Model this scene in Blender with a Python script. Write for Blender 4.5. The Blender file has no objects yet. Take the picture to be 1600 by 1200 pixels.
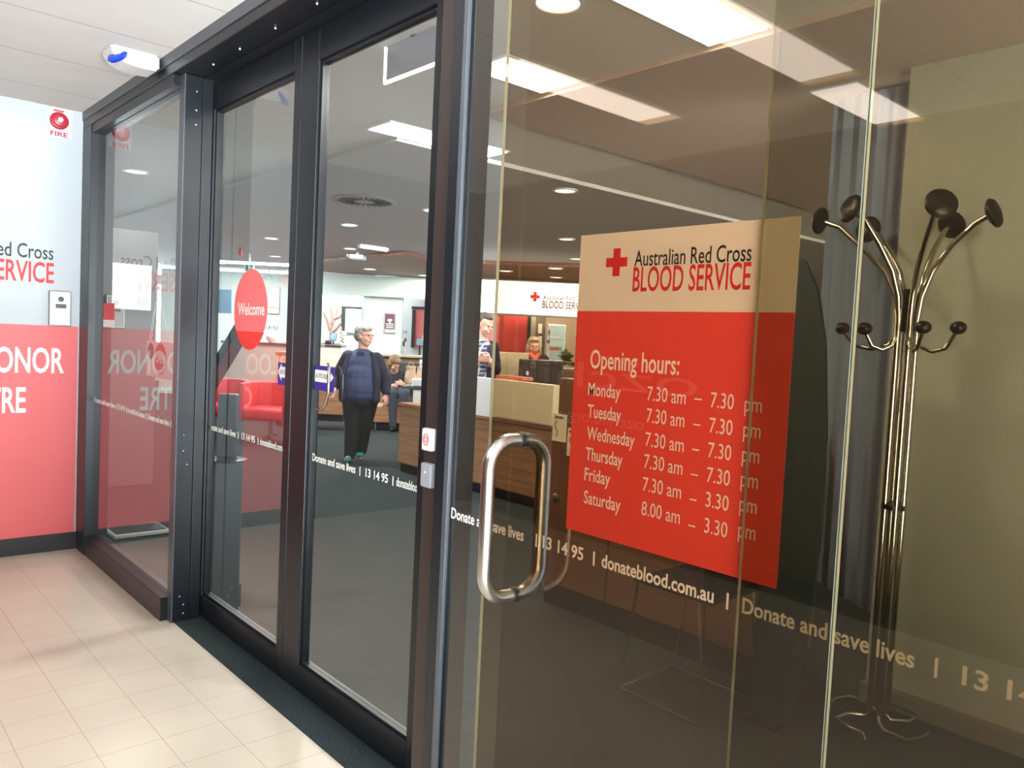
import bpy, bmesh, math, random
from mathutils import Vector, Matrix

random.seed(7)
sc = bpy.context.scene
C = sc.collection

# ------------------------------------------------------------------ camera
F = 1246.6                                   # focal length in pixels of the 1600 px wide frame
CAM = Vector((5.74, -1.40, 1.50))
RGT = Vector((0.6634, 0.7467, 0.0484))
DWN = Vector((0.0729, 0.0000, -0.9973))
FWD = Vector((-0.7447, 0.6652, -0.0544))
cd = bpy.data.cameras.new('camera')
cd.sensor_width = 36.0
cd.lens = F / 1600 * 36.0
cd.clip_start = 0.02
cd.clip_end = 200
cam = bpy.data.objects.new('camera', cd)
C.objects.link(cam)
mw = Matrix(((RGT.x, -DWN.x, -FWD.x, CAM.x), (RGT.y, -DWN.y, -FWD.y, CAM.y), (RGT.z, -DWN.z, -FWD.z, CAM.z), (0, 0, 0, 1)))
cam.matrix_world = mw
sc.camera = cam

# ------------------------------------------------------------------ world, exposure, large lamps
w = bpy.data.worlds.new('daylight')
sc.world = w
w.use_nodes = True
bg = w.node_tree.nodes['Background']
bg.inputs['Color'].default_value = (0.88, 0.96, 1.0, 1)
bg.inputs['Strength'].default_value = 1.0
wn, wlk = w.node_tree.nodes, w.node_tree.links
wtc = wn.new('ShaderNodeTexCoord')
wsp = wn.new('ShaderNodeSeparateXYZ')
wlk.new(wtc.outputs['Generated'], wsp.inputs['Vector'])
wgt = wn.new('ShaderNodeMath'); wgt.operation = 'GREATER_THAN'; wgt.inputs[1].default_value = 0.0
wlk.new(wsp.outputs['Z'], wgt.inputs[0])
wmr = wn.new('ShaderNodeMapRange')                 # hazy sky above the horizon, stronger glow added below it to light the mall ceiling
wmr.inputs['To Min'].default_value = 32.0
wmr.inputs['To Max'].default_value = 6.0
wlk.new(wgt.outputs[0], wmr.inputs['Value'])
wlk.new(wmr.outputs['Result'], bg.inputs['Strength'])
sc.view_settings.view_transform = 'Standard'
sc.view_settings.look = 'None'
sc.view_settings.gamma = 1
sc.view_settings.exposure = 0.0
sc.cycles.max_bounces = 10
sc.cycles.diffuse_bounces = 4
sc.cycles.glossy_bounces = 5
sc.cycles.transparent_max_bounces = 32
sc.cycles.sample_clamp_indirect = 4
sc.cycles.use_denoising = True


def area_lamp(name, loc, sx, sy, power, col=(1, 0.97, 0.93), parent=None, disk=False, spread=math.pi):
    l = bpy.data.lights.new(name, 'AREA')
    l.shape = 'DISK' if disk else 'RECTANGLE'
    l.size = sx
    if not disk:
        l.size_y = sy
    l.energy = power
    l.color = col
    l.spread = spread
    o = bpy.data.objects.new(name, l)
    C.objects.link(o)
    o.location = loc
    if parent:
        o.parent = parent
        o.location = Vector(loc) - ORG[parent.name]
    return o


# ------------------------------------------------------------------ placing helpers
def pray(px, py):
    return FWD + RGT * ((px - 800) / F) + DWN * ((py - 600) / F)


def pt(px, py, d):
    return CAM + pray(px, py) * d


def on_y(px, py, y):
    r = pray(px, py)
    return CAM + r * ((y - CAM.y) / r.y)


def on_x(px, py, x):
    r = pray(px, py)
    return CAM + r * ((x - CAM.x) / r.x)


def on_z(px, py, z):
    r = pray(px, py)
    return CAM + r * ((z - CAM.z) / r.z)


U = Vector((0.6643, 0.7475, 0)).normalized()      # direction across the deep end of the room
V = Vector((-U.y, U.x, 0))                        # direction into the deep end
Zv = Vector((0, 0, 1))


def frame(o, x=U, y=V):
    return Matrix(((x.x, y.x, 0, o[0]), (x.y, y.y, 0, o[1]), (0, 0, 1, o[2]), (0, 0, 0, 1)))


# ------------------------------------------------------------------ materials
def lin(c):
    out = []
    for v in c:
        v = v / 255.0
        out.append(v / 12.92 if v <= 0.04045 else ((v + 0.055) / 1.055) ** 2.4)
    return tuple(out) + (1.0,)


MATS = {}


def mat(name, rgb, rough=0.5, metal=0.0, emit=0.0, spec=0.5, coat=0.0):
    if name in MATS:
        return MATS[name]
    m = bpy.data.materials.new(name)
    m.use_nodes = True
    b = m.node_tree.nodes['Principled BSDF']
    b.inputs['Base Color'].default_value = lin(rgb)
    b.inputs['Roughness'].default_value = rough
    b.inputs['Metallic'].default_value = metal
    b.inputs['Specular IOR Level'].default_value = spec
    b.inputs['Coat Weight'].default_value = coat
    if emit:
        b.inputs['Emission Color'].default_value = lin(rgb)
        b.inputs['Emission Strength'].default_value = emit
    MATS[name] = m
    return m


def nodes_of(m):
    return m.node_tree.nodes, m.node_tree.links, m.node_tree.nodes['Principled BSDF']


def noise_mat(name, c1, c2, scale, rough=0.6, bump=0.0, stretch=(1, 1, 1), detail=4, lo=0.35, hi=0.65, spec=0.5):
    m = mat(name, c1, rough, spec=spec)
    n, l, b = nodes_of(m)
    tc = n.new('ShaderNodeTexCoord')
    mp = n.new('ShaderNodeMapping')
    mp.inputs['Scale'].default_value = stretch
    nz = n.new('ShaderNodeTexNoise')
    nz.inputs['Scale'].default_value = scale
    nz.inputs['Detail'].default_value = detail
    cr = n.new('ShaderNodeValToRGB')
    cr.color_ramp.elements[0].position = lo
    cr.color_ramp.elements[0].color = lin(c1)
    cr.color_ramp.elements[1].position = hi
    cr.color_ramp.elements[1].color = lin(c2)
    l.new(tc.outputs['Object'], mp.inputs['Vector'])
    l.new(mp.outputs['Vector'], nz.inputs['Vector'])
    l.new(nz.outputs['Fac'], cr.inputs['Fac'])
    l.new(cr.outputs['Color'], b.inputs['Base Color'])
    if bump:
        bp = n.new('ShaderNodeBump')
        bp.inputs['Strength'].default_value = bump
        bp.inputs['Distance'].default_value = 0.004
        l.new(nz.outputs['Fac'], bp.inputs['Height'])
        l.new(bp.outputs['Normal'], b.inputs['Normal'])
    return m


def line_mat(name, base, line, pitch, width, axis=2, rough=0.5, offset=0.0, wood=None, axis2=None, pitch2=1, offset2=0.0, spec=0.5, soft=False):
    """base colour crossed by thin lines every `pitch` metres along an axis (planks, tiles, ceiling boards)"""
    m = mat(name, base, rough, spec=spec)
    n, l, b = nodes_of(m)
    tc = n.new('ShaderNodeTexCoord')
    sp = n.new('ShaderNodeSeparateXYZ')
    l.new(tc.outputs['Object'], sp.inputs['Vector'])

    def lines(ax, p, off):
        a = n.new('ShaderNodeMath'); a.operation = 'ADD'; a.inputs[1].default_value = off + 100 * p
        l.new(sp.outputs[ax], a.inputs[0])
        mo = n.new('ShaderNodeMath'); mo.operation = 'MODULO'; mo.inputs[1].default_value = p
        l.new(a.outputs[0], mo.inputs[0])
        lt = n.new('ShaderNodeMath'); lt.operation = 'LESS_THAN'; lt.inputs[1].default_value = width
        l.new(mo.outputs[0], lt.inputs[0])
        return lt
    fac = lines(axis, pitch, offset)
    if axis2 is not None:
        f2 = lines(axis2, pitch2, offset2)
        mx = n.new('ShaderNodeMath'); mx.operation = 'MAXIMUM'
        l.new(fac.outputs[0], mx.inputs[0]); l.new(f2.outputs[0], mx.inputs[1])
        fac = mx
    mix = n.new('ShaderNodeMix'); mix.data_type = 'RGBA'
    mix.inputs['A'].default_value = lin(base)
    mix.inputs['B'].default_value = lin(line)
    l.new(fac.outputs[0], mix.inputs['Factor'])
    nz = n.new('ShaderNodeTexNoise')
    mp = n.new('ShaderNodeMapping')
    l.new(tc.outputs['Object'], mp.inputs['Vector'])
    l.new(mp.outputs['Vector'], nz.inputs['Vector'])
    cr = n.new('ShaderNodeValToRGB')
    l.new(nz.outputs['Fac'], cr.inputs['Fac'])
    if wood:
        mp.inputs['Scale'].default_value = (1.5, 1.5, 30)
        nz.inputs['Scale'].default_value = 1.6
        nz.inputs['Detail'].default_value = 6
        cr.color_ramp.elements[0].color = lin(wood)
    else:
        nz.inputs['Scale'].default_value = 3.0
        cr.color_ramp.elements[0].color = lin(tuple(max(0, v - 7) for v in base))
    cr.color_ramp.elements[0].position = 0.3
    cr.color_ramp.elements[1].position = 0.7
    cr.color_ramp.elements[1].color = lin(base)
    l.new(cr.outputs['Color'], mix.inputs['A'])
    l.new(mix.outputs['Result'], b.inputs['Base Color'])
    return m


def glass_mat(name, tint, ior=1.55, rough=0.0, faces=1.0):
    m = bpy.data.materials.new(name)
    m.use_nodes = True
    n, l = m.node_tree.nodes, m.node_tree.links
    n.clear()
    out = n.new('ShaderNodeOutputMaterial')
    tr = n.new('ShaderNodeBsdfTransparent'); tr.inputs['Color'].default_value = tint + (1,)
    gl = n.new('ShaderNodeBsdfGlossy'); gl.inputs['Roughness'].default_value = rough
    fr = n.new('ShaderNodeFresnel'); fr.inputs['IOR'].default_value = ior
    ge = n.new('ShaderNodeNewGeometry')
    inv = n.new('ShaderNodeMath'); inv.operation = 'SUBTRACT'; inv.inputs[0].default_value = 1.0
    l.new(ge.outputs['Backfacing'], inv.inputs[1])
    mu = n.new('ShaderNodeMath'); mu.operation = 'MULTIPLY'
    l.new(fr.outputs['Fac'], mu.inputs[0]); l.new(inv.outputs[0], mu.inputs[1])
    mx = n.new('ShaderNodeMixShader')
    mk = n.new('ShaderNodeMath'); mk.operation = 'MULTIPLY'; mk.use_clamp = True; mk.inputs[1].default_value = faces
    l.new(mu.outputs[0], mk.inputs[0])
    l.new(mk.outputs[0], mx.inputs['Fac'])
    l.new(tr.outputs[0], mx.inputs[1]); l.new(gl.outputs[0], mx.inputs[2])
    l.new(mx.outputs[0], out.inputs['Surface'])
    return m


WHITE = mat('white_paint', (200, 207, 211), 0.6)
WALLRED = mat('red_wall_panel', (214, 96, 98), 0.45)
LETRED = mat('red_vinyl', (205, 42, 46), 0.5)
LETWHITE = mat('white_vinyl', (250, 250, 248), 0.5)
LETBLACK = mat('black_vinyl', (28, 28, 36), 0.5)
SKIRT = mat('black_skirting', (30, 30, 33), 0.4)
FRAME = mat('charcoal_aluminium', (18, 22, 28), 0.36, 0.0, spec=0.4)
FRAMELT = mat('grey_aluminium_edge', (74, 79, 86), 0.35, 0.1)
GASKET = mat('black_gasket', (16, 17, 19), 0.45)
STEEL = mat('brushed_steel', (205, 203, 200), 0.22, 1.0)
CHROME = mat('chrome', (215, 212, 200), 0.08, 1.0)
SCREW = mat('screw_steel', (200, 200, 200), 0.3, 1.0)
BLACKPL = mat('black_plastic', (22, 23, 24), 0.35)
WHITEPL = mat('white_plastic', (238, 238, 238), 0.35)
GREYPL = mat('grey_plastic', (142, 143, 152), 0.4)
GLASS = glass_mat('clear_glass', (0.95, 0.965, 0.96), 1.6, 0.0, 1.9)
BRONZE = glass_mat('bronze_glass', (0.74, 0.66, 0.575), 1.45)
BRONZE2 = glass_mat('grey_bronze_glass', (0.80, 0.80, 0.74), 1.42)
GEDGE = mat('glass_edge', (128, 130, 112), 0.25, spec=0.5)
TILE = line_mat('beige_floor_tile', (202, 192, 178), (172, 152, 136), 0.2115, 0.0035, axis=0, rough=0.30, offset=-0.088, axis2=1, pitch2=0.2125, offset2=0.0, spec=0.5)
CARPET = noise_mat('dark_grey_carpet', (23, 30, 32), (62, 71, 72), 190, 0.95, 0.6, lo=0.36, hi=0.68, spec=0.1)
CEILM = line_mat('mall_ceiling_board', (244, 240, 236), (196, 190, 186), 0.64, 0.008, axis=0, rough=0.7, offset=-0.405)
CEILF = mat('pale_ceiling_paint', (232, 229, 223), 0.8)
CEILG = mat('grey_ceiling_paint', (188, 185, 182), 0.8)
LAMP = mat('lamp_diffuser', (255, 253, 246), 0.5, emit=7.0)
LAMPM = mat('mall_lamp_diffuser', (255, 253, 246), 0.5, emit=4.5)
DLAMP = mat('downlight_diffuser', (255, 250, 238), 0.5, emit=5.0)
WOOD = line_mat('oak_planks', (176, 134, 100), (96, 70, 52), 0.105, 0.005, axis=2, rough=0.4, wood=(150, 108, 78))
WOODD = line_mat('brown_laminate', (118, 84, 58), (80, 56, 38), 0.60, 0.006, axis=0, rough=0.35, wood=(104, 74, 52))
TIMBER = noise_mat('timber_ceiling', (112, 78, 62), (142, 102, 80), 3, 0.5, 0, stretch=(2, 12, 1))
CREAM = mat('cream_laminate', (226, 214, 180), 0.4)
SKIN = mat('skin', (222, 168, 146), 0.5)
LIP = mat('lips', (176, 92, 88), 0.5)
PAPER = mat('white_paper', (240, 240, 238), 0.6)


# ------------------------------------------------------------------ mesh builder
class MB:
    def __init__(s):
        s.bm = bmesh.new()

    def _xf(s, verts, M):
        if M is not None:
            for v in verts:
                v.co = M @ v.co

    def box(s, x0, x1, y0, y1, z0, z1, bev=0.0, M=None, seg=2):
        r = bmesh.ops.create_cube(s.bm, size=1.0)
        vs = r['verts']
        for v in vs:
            v.co = Vector(((x0 + x1) / 2 + v.co.x * (x1 - x0), (y0 + y1) / 2 + v.co.y * (y1 - y0), (z0 + z1) / 2 + v.co.z * (z1 - z0)))
        if bev > 0:
            es = list({e for v in vs for e in v.link_edges})
            r2 = bmesh.ops.bevel(s.bm, geom=es, offset=bev, segments=seg, affect='EDGES', profile=0.5)
            vs = list({v for f in r2['faces'] for v in f.verts} | {v for v in vs if v.is_valid})
        s._xf(vs, M)
        return s

    def tube(s, pts, r, n=10, cap=True, closed=False):
        pts = [Vector(p) for p in pts]
        k = len(pts)
        rs = r if isinstance(r, (list, tuple)) else [r] * k
        rings = []
        prevn = None
        for i, p in enumerate(pts):
            if closed:
                t = pts[(i + 1) % k] - pts[i - 1]
            elif i == 0:
                t = pts[1] - p
            elif i == k - 1:
                t = p - pts[i - 1]
            else:
                t = pts[i + 1] - pts[i - 1]
            t.normalize()
            if prevn is None:
                a = Vector((0, 0, 1)) if abs(t.z) < 0.9 else Vector((1, 0, 0))
                nn = t.cross(a).normalized()
            else:
                nn = prevn - t * prevn.dot(t)
                nn.normalize()
            prevn = nn
            b = t.cross(nn)
            rings.append([s.bm.verts.new(p + (nn * math.cos(2 * math.pi * j / n) + b * math.sin(2 * math.pi * j / n)) * rs[i]) for j in range(n)])
        m = k if closed else k - 1
        for i in range(m):
            A, B = rings[i], rings[(i + 1) % k]
            for j in range(n):
                s.bm.faces.new((A[j], A[(j + 1) % n], B[(j + 1) % n], B[j]))
        if cap and not closed:
            s.bm.faces.new(rings[0][::-1])
            s.bm.faces.new(rings[-1])
        return s

    def lathe(s, prof, n=24, M=None):
        rings = []
        for r, z in prof:
            if r < 1e-6:
                rings.append([s.bm.verts.new((0, 0, z))])
            else:
                rings.append([s.bm.verts.new((r * math.cos(2 * math.pi * j / n), r * math.sin(2 * math.pi * j / n), z)) for j in range(n)])
        for A, B in zip(rings, rings[1:]):
            for j in range(n):
                q = (A[j % len(A)], A[(j + 1) % len(A)], B[(j + 1) % len(B)], B[j % len(B)])
                q2 = []
                for v in q:
                    if v not in q2:
                        q2.append(v)
                if len(q2) > 2:
                    s.bm.faces.new(q2)
        if len(rings[0]) > 2:
            s.bm.faces.new(rings[0][::-1])
        if len(rings[-1]) > 2:
            s.bm.faces.new(rings[-1])
        s._xf([v for R in rings for v in R], M)
        return s

    def ball(s, c, rx, ry=None, rz=None, seg=16, M=None):
        ry = rx if ry is None else ry
        rz = rx if rz is None else rz
        r = bmesh.ops.create_uvsphere(s.bm, u_segments=seg, v_segments=max(6, seg * 2 // 3), radius=1.0)
        for v in r['verts']:
            v.co = Vector((v.co.x * rx, v.co.y * ry, v.co.z * rz))
        s._xf(r['verts'], M)
        for v in r['verts']:
            v.co += Vector(c)
        return s

    def prism(s, poly, o, ax, ay, an, th):
        """polygon (list of 2D points) in the plane o + ax, ay pushed th along an"""
        o, ax, ay, an = Vector(o), Vector(ax), Vector(ay), Vector(an)
        A = [s.bm.verts.new(o + ax * p[0] + ay * p[1]) for p in poly]
        B = [s.bm.verts.new(v.co + an * th) for v in A]
        s.bm.faces.new(A)
        s.bm.faces.new(B[::-1])
        k = len(A)
        for i in range(k):
            s.bm.faces.new((A[i], B[i], B[(i + 1) % k], A[(i + 1) % k]))
        return s

    def fbox(s, px0, py0, px1, py1, d, th, bev=0.0):
        """box facing the entrance, spanning these picture bounds at depth d, th metres deep"""
        c = pt((px0 + px1) / 2, (py0 + py1) / 2, d)
        wd, h = abs(px1 - px0) * d / F, abs(py1 - py0) * d / F
        return s.box(-wd / 2, wd / 2, 0, th, -h / 2, h / 2, bev, frame(c))


def cap_height():
    cu = bpy.data.curves.new('tmp', 'FONT')
    cu.body = 'H'
    cu.size = 1.0
    ob = bpy.data.objects.new('tmp', cu)
    C.objects.link(ob)
    dg = bpy.context.evaluated_depsgraph_get()
    dg.update()
    me = bpy.data.meshes.new_from_object(ob.evaluated_get(dg))
    h = max(v.co.y for v in me.vertices)
    bpy.data.objects.remove(ob)
    bpy.data.curves.remove(cu)
    bpy.data.meshes.remove(me)
    return h


CAPH = cap_height()


def text_into(mb, string, o, ax, ay, an, width, cap, bold=0.0, th=0.0006, spacing=1.0, serif=False):
    """letters as thin solid shapes: o = left end of baseline, ax/ay unit vectors along and up, an out of the surface"""
    cu = bpy.data.curves.new('tmp', 'FONT')
    cu.body = string
    cu.size = 1.0
    cu.offset = bold
    cu.space_character = spacing
    cu.resolution_u = 3
    ob = bpy.data.objects.new('tmp', cu)
    C.objects.link(ob)
    dg = bpy.context.evaluated_depsgraph_get()
    dg.update()
    me = bpy.data.meshes.new_from_object(ob.evaluated_get(dg))
    xs = [v.co.x for v in me.vertices]
    if not xs:
        return
    x0, x1 = min(xs), max(xs)
    sx = width / (x1 - x0)
    sy = cap / CAPH
    o, ax, ay, an = Vector(o), Vector(ax), Vector(ay), Vector(an)
    vs = [mb.bm.verts.new(o + ax * ((v.co.x - x0) * sx) + ay * (v.co.y * sy) + an * th) for v in me.vertices]
    for p in me.polygons:
        try:
            mb.bm.faces.new([vs[i] for i in p.vertices])
        except ValueError:
            pass
    bpy.data.objects.remove(ob)
    bpy.data.curves.remove(cu)
    bpy.data.meshes.remove(me)
    return


ORG = {}


def finish(name, mb, m, parent=None, smooth=False, loc=None, recalc=True):
    if recalc:
        bmesh.ops.recalc_face_normals(mb.bm, faces=mb.bm.faces[:])
    me = bpy.data.meshes.new(name)
    mb.bm.to_mesh(me)
    mb.bm.free()
    if isinstance(m, (list, tuple)):
        for q in m:
            me.materials.append(q)
    else:
        me.materials.append(m)
    if smooth:
        for p in me.polygons:
            p.use_smooth = True
        try:
            me.set_sharp_from_angle(angle=math.radians(40))
        except Exception:
            pass
    o = bpy.data.objects.new(name, me)
    C.objects.link(o)
    if parent is not None:
        org = ORG[parent.name]
        me.transform(Matrix.Translation(-org))
        o.parent = parent
        ORG[o.name] = org
    else:
        if loc is None:
            co = [v.co for v in me.vertices]
            loc = Vector((sum(c.x for c in co) / len(co), sum(c.y for c in co) / len(co), min(c.z for c in co)))
        loc = Vector(loc)
        me.transform(Matrix.Translation(-loc))
        o.location = loc
        ORG[o.name] = loc
    return o


def tag(o, label, cat, group=None, kind=None):
    o['label'] = label
    o['category'] = cat
    if group:
        o['group'] = group
    if kind:
        o['kind'] = kind
    return o


def thing(name, label, cat, loc, group=None, kind=None):
    o = bpy.data.objects.new(name, None)
    o.empty_display_size = 0.1
    C.objects.link(o)
    o.location = loc
    ORG[o.name] = Vector(loc)
    return tag(o, label, cat, group, kind)


def solo(name, mb, m, label, cat, group=None, smooth=False):
    return tag(finish(name, mb, m, None, smooth), label, cat, group)


def struct(name, mb, m, label, cat, parent=None, loc=(0, 0, 0)):
    o = finish(name, mb, m, parent, loc=loc)
    if parent is None:
        tag(o, label, cat, kind='structure')
    return o


def dup(root, delta, label, group=None):
    r = root.copy()
    C.objects.link(r)
    r.location = root.location + Vector(delta)
    ORG[r.name] = ORG[root.name] + Vector(delta)
    r['label'] = label
    if group:
        r['group'] = group
    for ch in list(root.children):
        c = ch.copy()
        C.objects.link(c)
        c.parent = r
        if ch.type == 'MESH':
            ORG[c.name] = ORG[r.name]
        for g in list(ch.children):
            d = g.copy()
            C.objects.link(d)
            d.parent = c
    return r


X, Y, Z = Vector((1, 0, 0)), Vector((0, 1, 0)), Vector((0, 0, 1))

# =================================================================== SETTING
# mall passage
struct('floor', MB().box(0, 7.2, -3.2, 0.0, -0.05, 0), TILE, 'beige square tile floor of the mall passage', 'floor')
struct('floor.001', MB().box(-16, 9.1, 0.0, 15, -0.05, 0.0), CARPET, 'dark speckled carpet inside the centre', 'carpet floor')
struct('ceiling', MB().box(0, 7.0, -3.2, 0.0, 2.82, 2.90), CEILM, 'white boarded ceiling of the mall passage', 'ceiling')
struct('wall_left.001', MB().box(-0.12, 0, -3.2, -1.22, 0, 2.82), mat('charcoal_wall', (46, 44, 44), .5), 'charcoal wall beyond the red and white wall', 'wall')
wl = MB().box(-0.12, 0, -1.22, -0.055, 0, 2.82)
wall_left = struct('wall_left', wl, mat('cool_white_wall', (186, 193, 197), 0.6), 'white upper wall with red lower panel left of the shopfront', 'wall')
struct('red_panel', MB().box(-0.001, 0.004, -1.22, -0.062, 0.11, 1.452), WALLRED, '', '', wall_left)
struct('baseboard_left', MB().box(0, 0.014, -3.2, -0.055, 0, 0.11), SKIRT, 'black baseboard under the red wall', 'baseboard')
# opposite shop
wr = struct('wall_opposite', MB().box(-0.12, 7.2, -3.32, -3.2, 0, 2.82), noise_mat('brown_panel', (88, 62, 44), (104, 74, 54), 2, 0.45), 'brown panelled shop wall across the passage', 'wall')
struct('baseboard_opposite', MB().box(0, 7.2, -3.2, -3.19, 0, 0.14), SKIRT, 'black baseboard of the brown shop wall', 'baseboard')
a = on_y(1085, 640, 3.1); b = on_y(775, 640, 3.1)
ozs = thing('shop_sign', 'pale shop lettering on the brown wall across the passage', 'shop sign', (1.0, -3.2, .9))
oz = MB(); text_into(oz, 'ozchild', (a.x, -3.199, 1.17), -X, Z, Y, a.x - b.x, 0.19, 0.0, 0.001)
finish('name_lettering', oz, mat('pale_vinyl', (235, 232, 225), 0.5), ozs)
oz = MB(); text_into(oz, 'ozchild.org.au', (on_y(1000, 700, 3.1).x, -3.199, 0.90), -X, Z, Y, 0.95, 0.085, 0.0, 0.001)
finish('address_lettering', oz, mat('pale_vinyl', (235, 232, 225), 0.5), ozs)

# centre shell
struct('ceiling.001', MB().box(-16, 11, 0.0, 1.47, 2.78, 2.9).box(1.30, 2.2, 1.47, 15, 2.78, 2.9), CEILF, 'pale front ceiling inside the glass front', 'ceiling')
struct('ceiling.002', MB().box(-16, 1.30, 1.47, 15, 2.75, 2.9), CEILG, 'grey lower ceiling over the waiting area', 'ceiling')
struct('ceiling.003', MB().box(2.2, 11, 1.45, 15, 2.75, 2.9), mat('reflection_brown_ceiling', (196, 178, 166), .8), 'grey lower ceiling behind the poster', 'ceiling')  # pinkish ceiling, with the reflected wall's brown put into its colour
struct('wall_west', MB().box(-16.1, -16, -0.2, 15, 0, 0.7).box(-16.1, -16, -0.2, 15, 2.5, 2.9), WHITE, 'white far side wall with an opening added to let in daylight', 'wall')  # unseen opening added to bring daylight into the room
struct('wall_north', MB().box(-16, 11, 15, 15.1, 0, 2.9), WHITE, 'white far end wall', 'wall')
struct('wall_front', MB().box(-16, -0.12, -0.12, 0.0, 0, 2.9), WHITE, 'white front wall inside the centre', 'wall')
struct('wall_east', MB().box(9.0, 9.1, 0.1, 15, 0, 0.5).box(9.0, 9.1, 0.1, 15, 2.6, 2.9).box(9.0, 9.1, 0.1, 2.3, 0.5, 2.6), WHITE, 'white side wall with an opening added to let in daylight', 'wall')  # unseen opening added for daylight; solid part keeps it off the pale wall
# pale wall behind the coat stand
struct('wall_right', MB().box(4.23, 9.0, 2.15, 2.25, 0, 2.75), mat('olive_white_paint', (166, 166, 152), 0.7), 'plain pale wall behind the coat stand', 'wall')
struct('baseboard_right', MB().box(4.23, 9.0, 2.09, 2.15, 0, 0.07), mat('grey_baseboard', (120, 116, 108), 0.5), 'grey base strip along the pale wall', 'baseboard')

# =================================================================== SHOPFRONT
# header and posts
hd = MB().box(0.0, 3.90, -0.055, 0.08, 2.715, 2.82, 0.004).box(1.64, 3.9, 0.08, 0.24, 2.712, 2.82)
header = struct('trim_1', hd, FRAME, 'charcoal header beam along the top of the shopfront', 'header beam')
struct('edge_strip', MB().box(0.0, 3.895, -0.06, -0.054, 2.765, 2.82), FRAMELT, '', '', header)
sb = MB()
for x in (1.95, 2.25, 2.6, 2.95):
    sb.ball((x, 0.03, 2.712), 0.006, seg=8)
struct('screw', sb, SCREW, '', '', header)
# sidelight window_1
win1 = thing('window_1', 'narrow fixed glass sidelight in a charcoal frame beside the red wall', 'window', (0.9, 0, 0), kind='structure')
fr = MB().box(0.0, 0.20, -0.055, 0.085, 0, 2.715, 0.003).box(0.20, 1.65, -0.05, 0.06, 0, 0.12, 0.003).box(0.20, 1.65, -0.05, 0.06, 2.66, 2.715, 0.003)
finish('window_frame', fr, FRAME, win1)
pane1 = finish('pane', MB().box(0.20, 1.65, -0.012, -0.002, 0.12, 2.66), GLASS, win1)
# post between sidelight and doors
post = thing('trim_2', 'charcoal post with screw heads between sidelight and sliding doors', 'post', (1.68, 0, 0), kind='structure')
finish('post_body', MB().box(1.645, 1.705, -0.01, 0.075, 0, 2.715, 0.003).box(1.645, 1.702, 0.078, 0.128, 0, 2.715, 0.002), FRAME, post)
finish('edge_strip', MB().box(1.643, 1.7065, -0.014, -0.009, 0, 2.715), FRAMELT, post)
sb = MB()
for z in (2.70 - .06, 2.55, 2.48, 0.95, 0.87, 0.80, 0.13, 0.085, 0.04):
    sb.ball((1.7055, 0.025 if int(z * 100) % 2 else 0.045, z), 0.0045, seg=8)
finish('screw', sb, SCREW, post)
# right portal post
post2 = thing('trim_3', 'charcoal mullion post right of the sliding doors', 'post', (3.86, 0, 0), kind='structure')
finish('post_body', MB().box(3.853, 3.922, -0.004, 0.022, 0, 2.82, 0.003), FRAME, post2)
finish('inner_jamb', MB().box(3.76, on_y(750.5, 500, .12).x, 0.022, 0.12, 0, 2.82, 0.002), mat('brown_black_jamb', (46, 36, 34), .45), post2)
finish('edge_strip', MB().box(3.903, 3.924, -0.008, 0.004, 0, 2.82, 0.002), FRAMELT, post2)


def leaf(n, x0, x1, gx0, gx1, label):
    d = thing('door_%d' % n, label, 'sliding door', ((x0 + x1) / 2, 0.16, 0), kind='structure')
    y0, y1 = 0.135, 0.185
    finish('stile', MB().box(x0, gx0 - .012, y0, y1, 0.012, 2.705, 0.004), FRAME, d)
    finish('stile', MB().box(gx1 + .012, x1, y0, y1, 0.012, 2.705, 0.004), FRAME, d)
    finish('bottom_rail', MB().box(gx0 - .012, gx1 + .012, y0, y1, 0.012, 0.118, 0.004), FRAME, d)
    finish('top_rail', MB().box(gx0 - .012, gx1 + .012, y0, y1, 2.575, 2.705, 0.004), FRAME, d)
    bead = MB().box(gx0 - .012, gx0, y0 + .012, y1 - .005, .118, 2.575).box(gx1, gx1 + .012, y0 + .012, y1 - .005, .118, 2.575)
    bead.box(gx0, gx1, y0 + .012, y1 - .005, .118, .130).box(gx0, gx1, y0 + .012, y1 - .005, 2.563, 2.575)
    finish('glazing_bead', bead, FRAME, d)
    finish('pane', MB().box(gx0, gx1, 0.160, 0.168, .130, 2.563), GLASS, d)
    return d


door1 = leaf(1, 1.625, 2.629, 1.71, 2.557, 'left glass sliding door leaf with round red welcome decal')
door2 = leaf(2, 2.633, 3.70, 2.79, 3.555, 'right glass sliding door leaf behind which a woman walks')
# curved pull on the second leaf
hp = [Vector((2.90, .158, 1.372)), Vector((2.945, .14, 1.362)), Vector((2.958, .13, 1.33)), Vector((2.958, .13, 1.26)), Vector((2.94, .13, 1.215)), Vector((2.90, .135, 1.192)), Vector((2.83, .15, 1.185))]
finish('pull_handle', MB().tube(hp, .006, 10), STEEL, door2, True)

# text pane (fixed window) and bronze frameless doors
win2 = thing('window_2', 'large fixed glass pane carrying the opening hours poster', 'window', (5.9, .06, 0), kind='structure')
pane2 = finish('pane', MB().box(3.922, 8.6, 0.008, 0.018, 0.05, 2.82), GLASS, win2)
finish('bottom_channel', MB().box(3.922, 8.6, 0.004, 0.03, 0, 0.05), FRAME, win2)
finish('top_channel', MB().box(3.922, 8.6, 0.018, 0.1, 2.74, 2.82), FRAME, win2)


def pane_with_edges(name, x0, x1, y0, y1, z0, z1, gm, parent):
    mb = MB().box(x0, x1, y0, y1, z0, z1)
    bmesh.ops.recalc_face_normals(mb.bm, faces=mb.bm.faces[:])
    for f in mb.bm.faces:
        f.material_index = 0 if abs(f.normal.y) > 0.9 else 1
    return finish(name, mb, [gm, GEDGE], parent)


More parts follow.
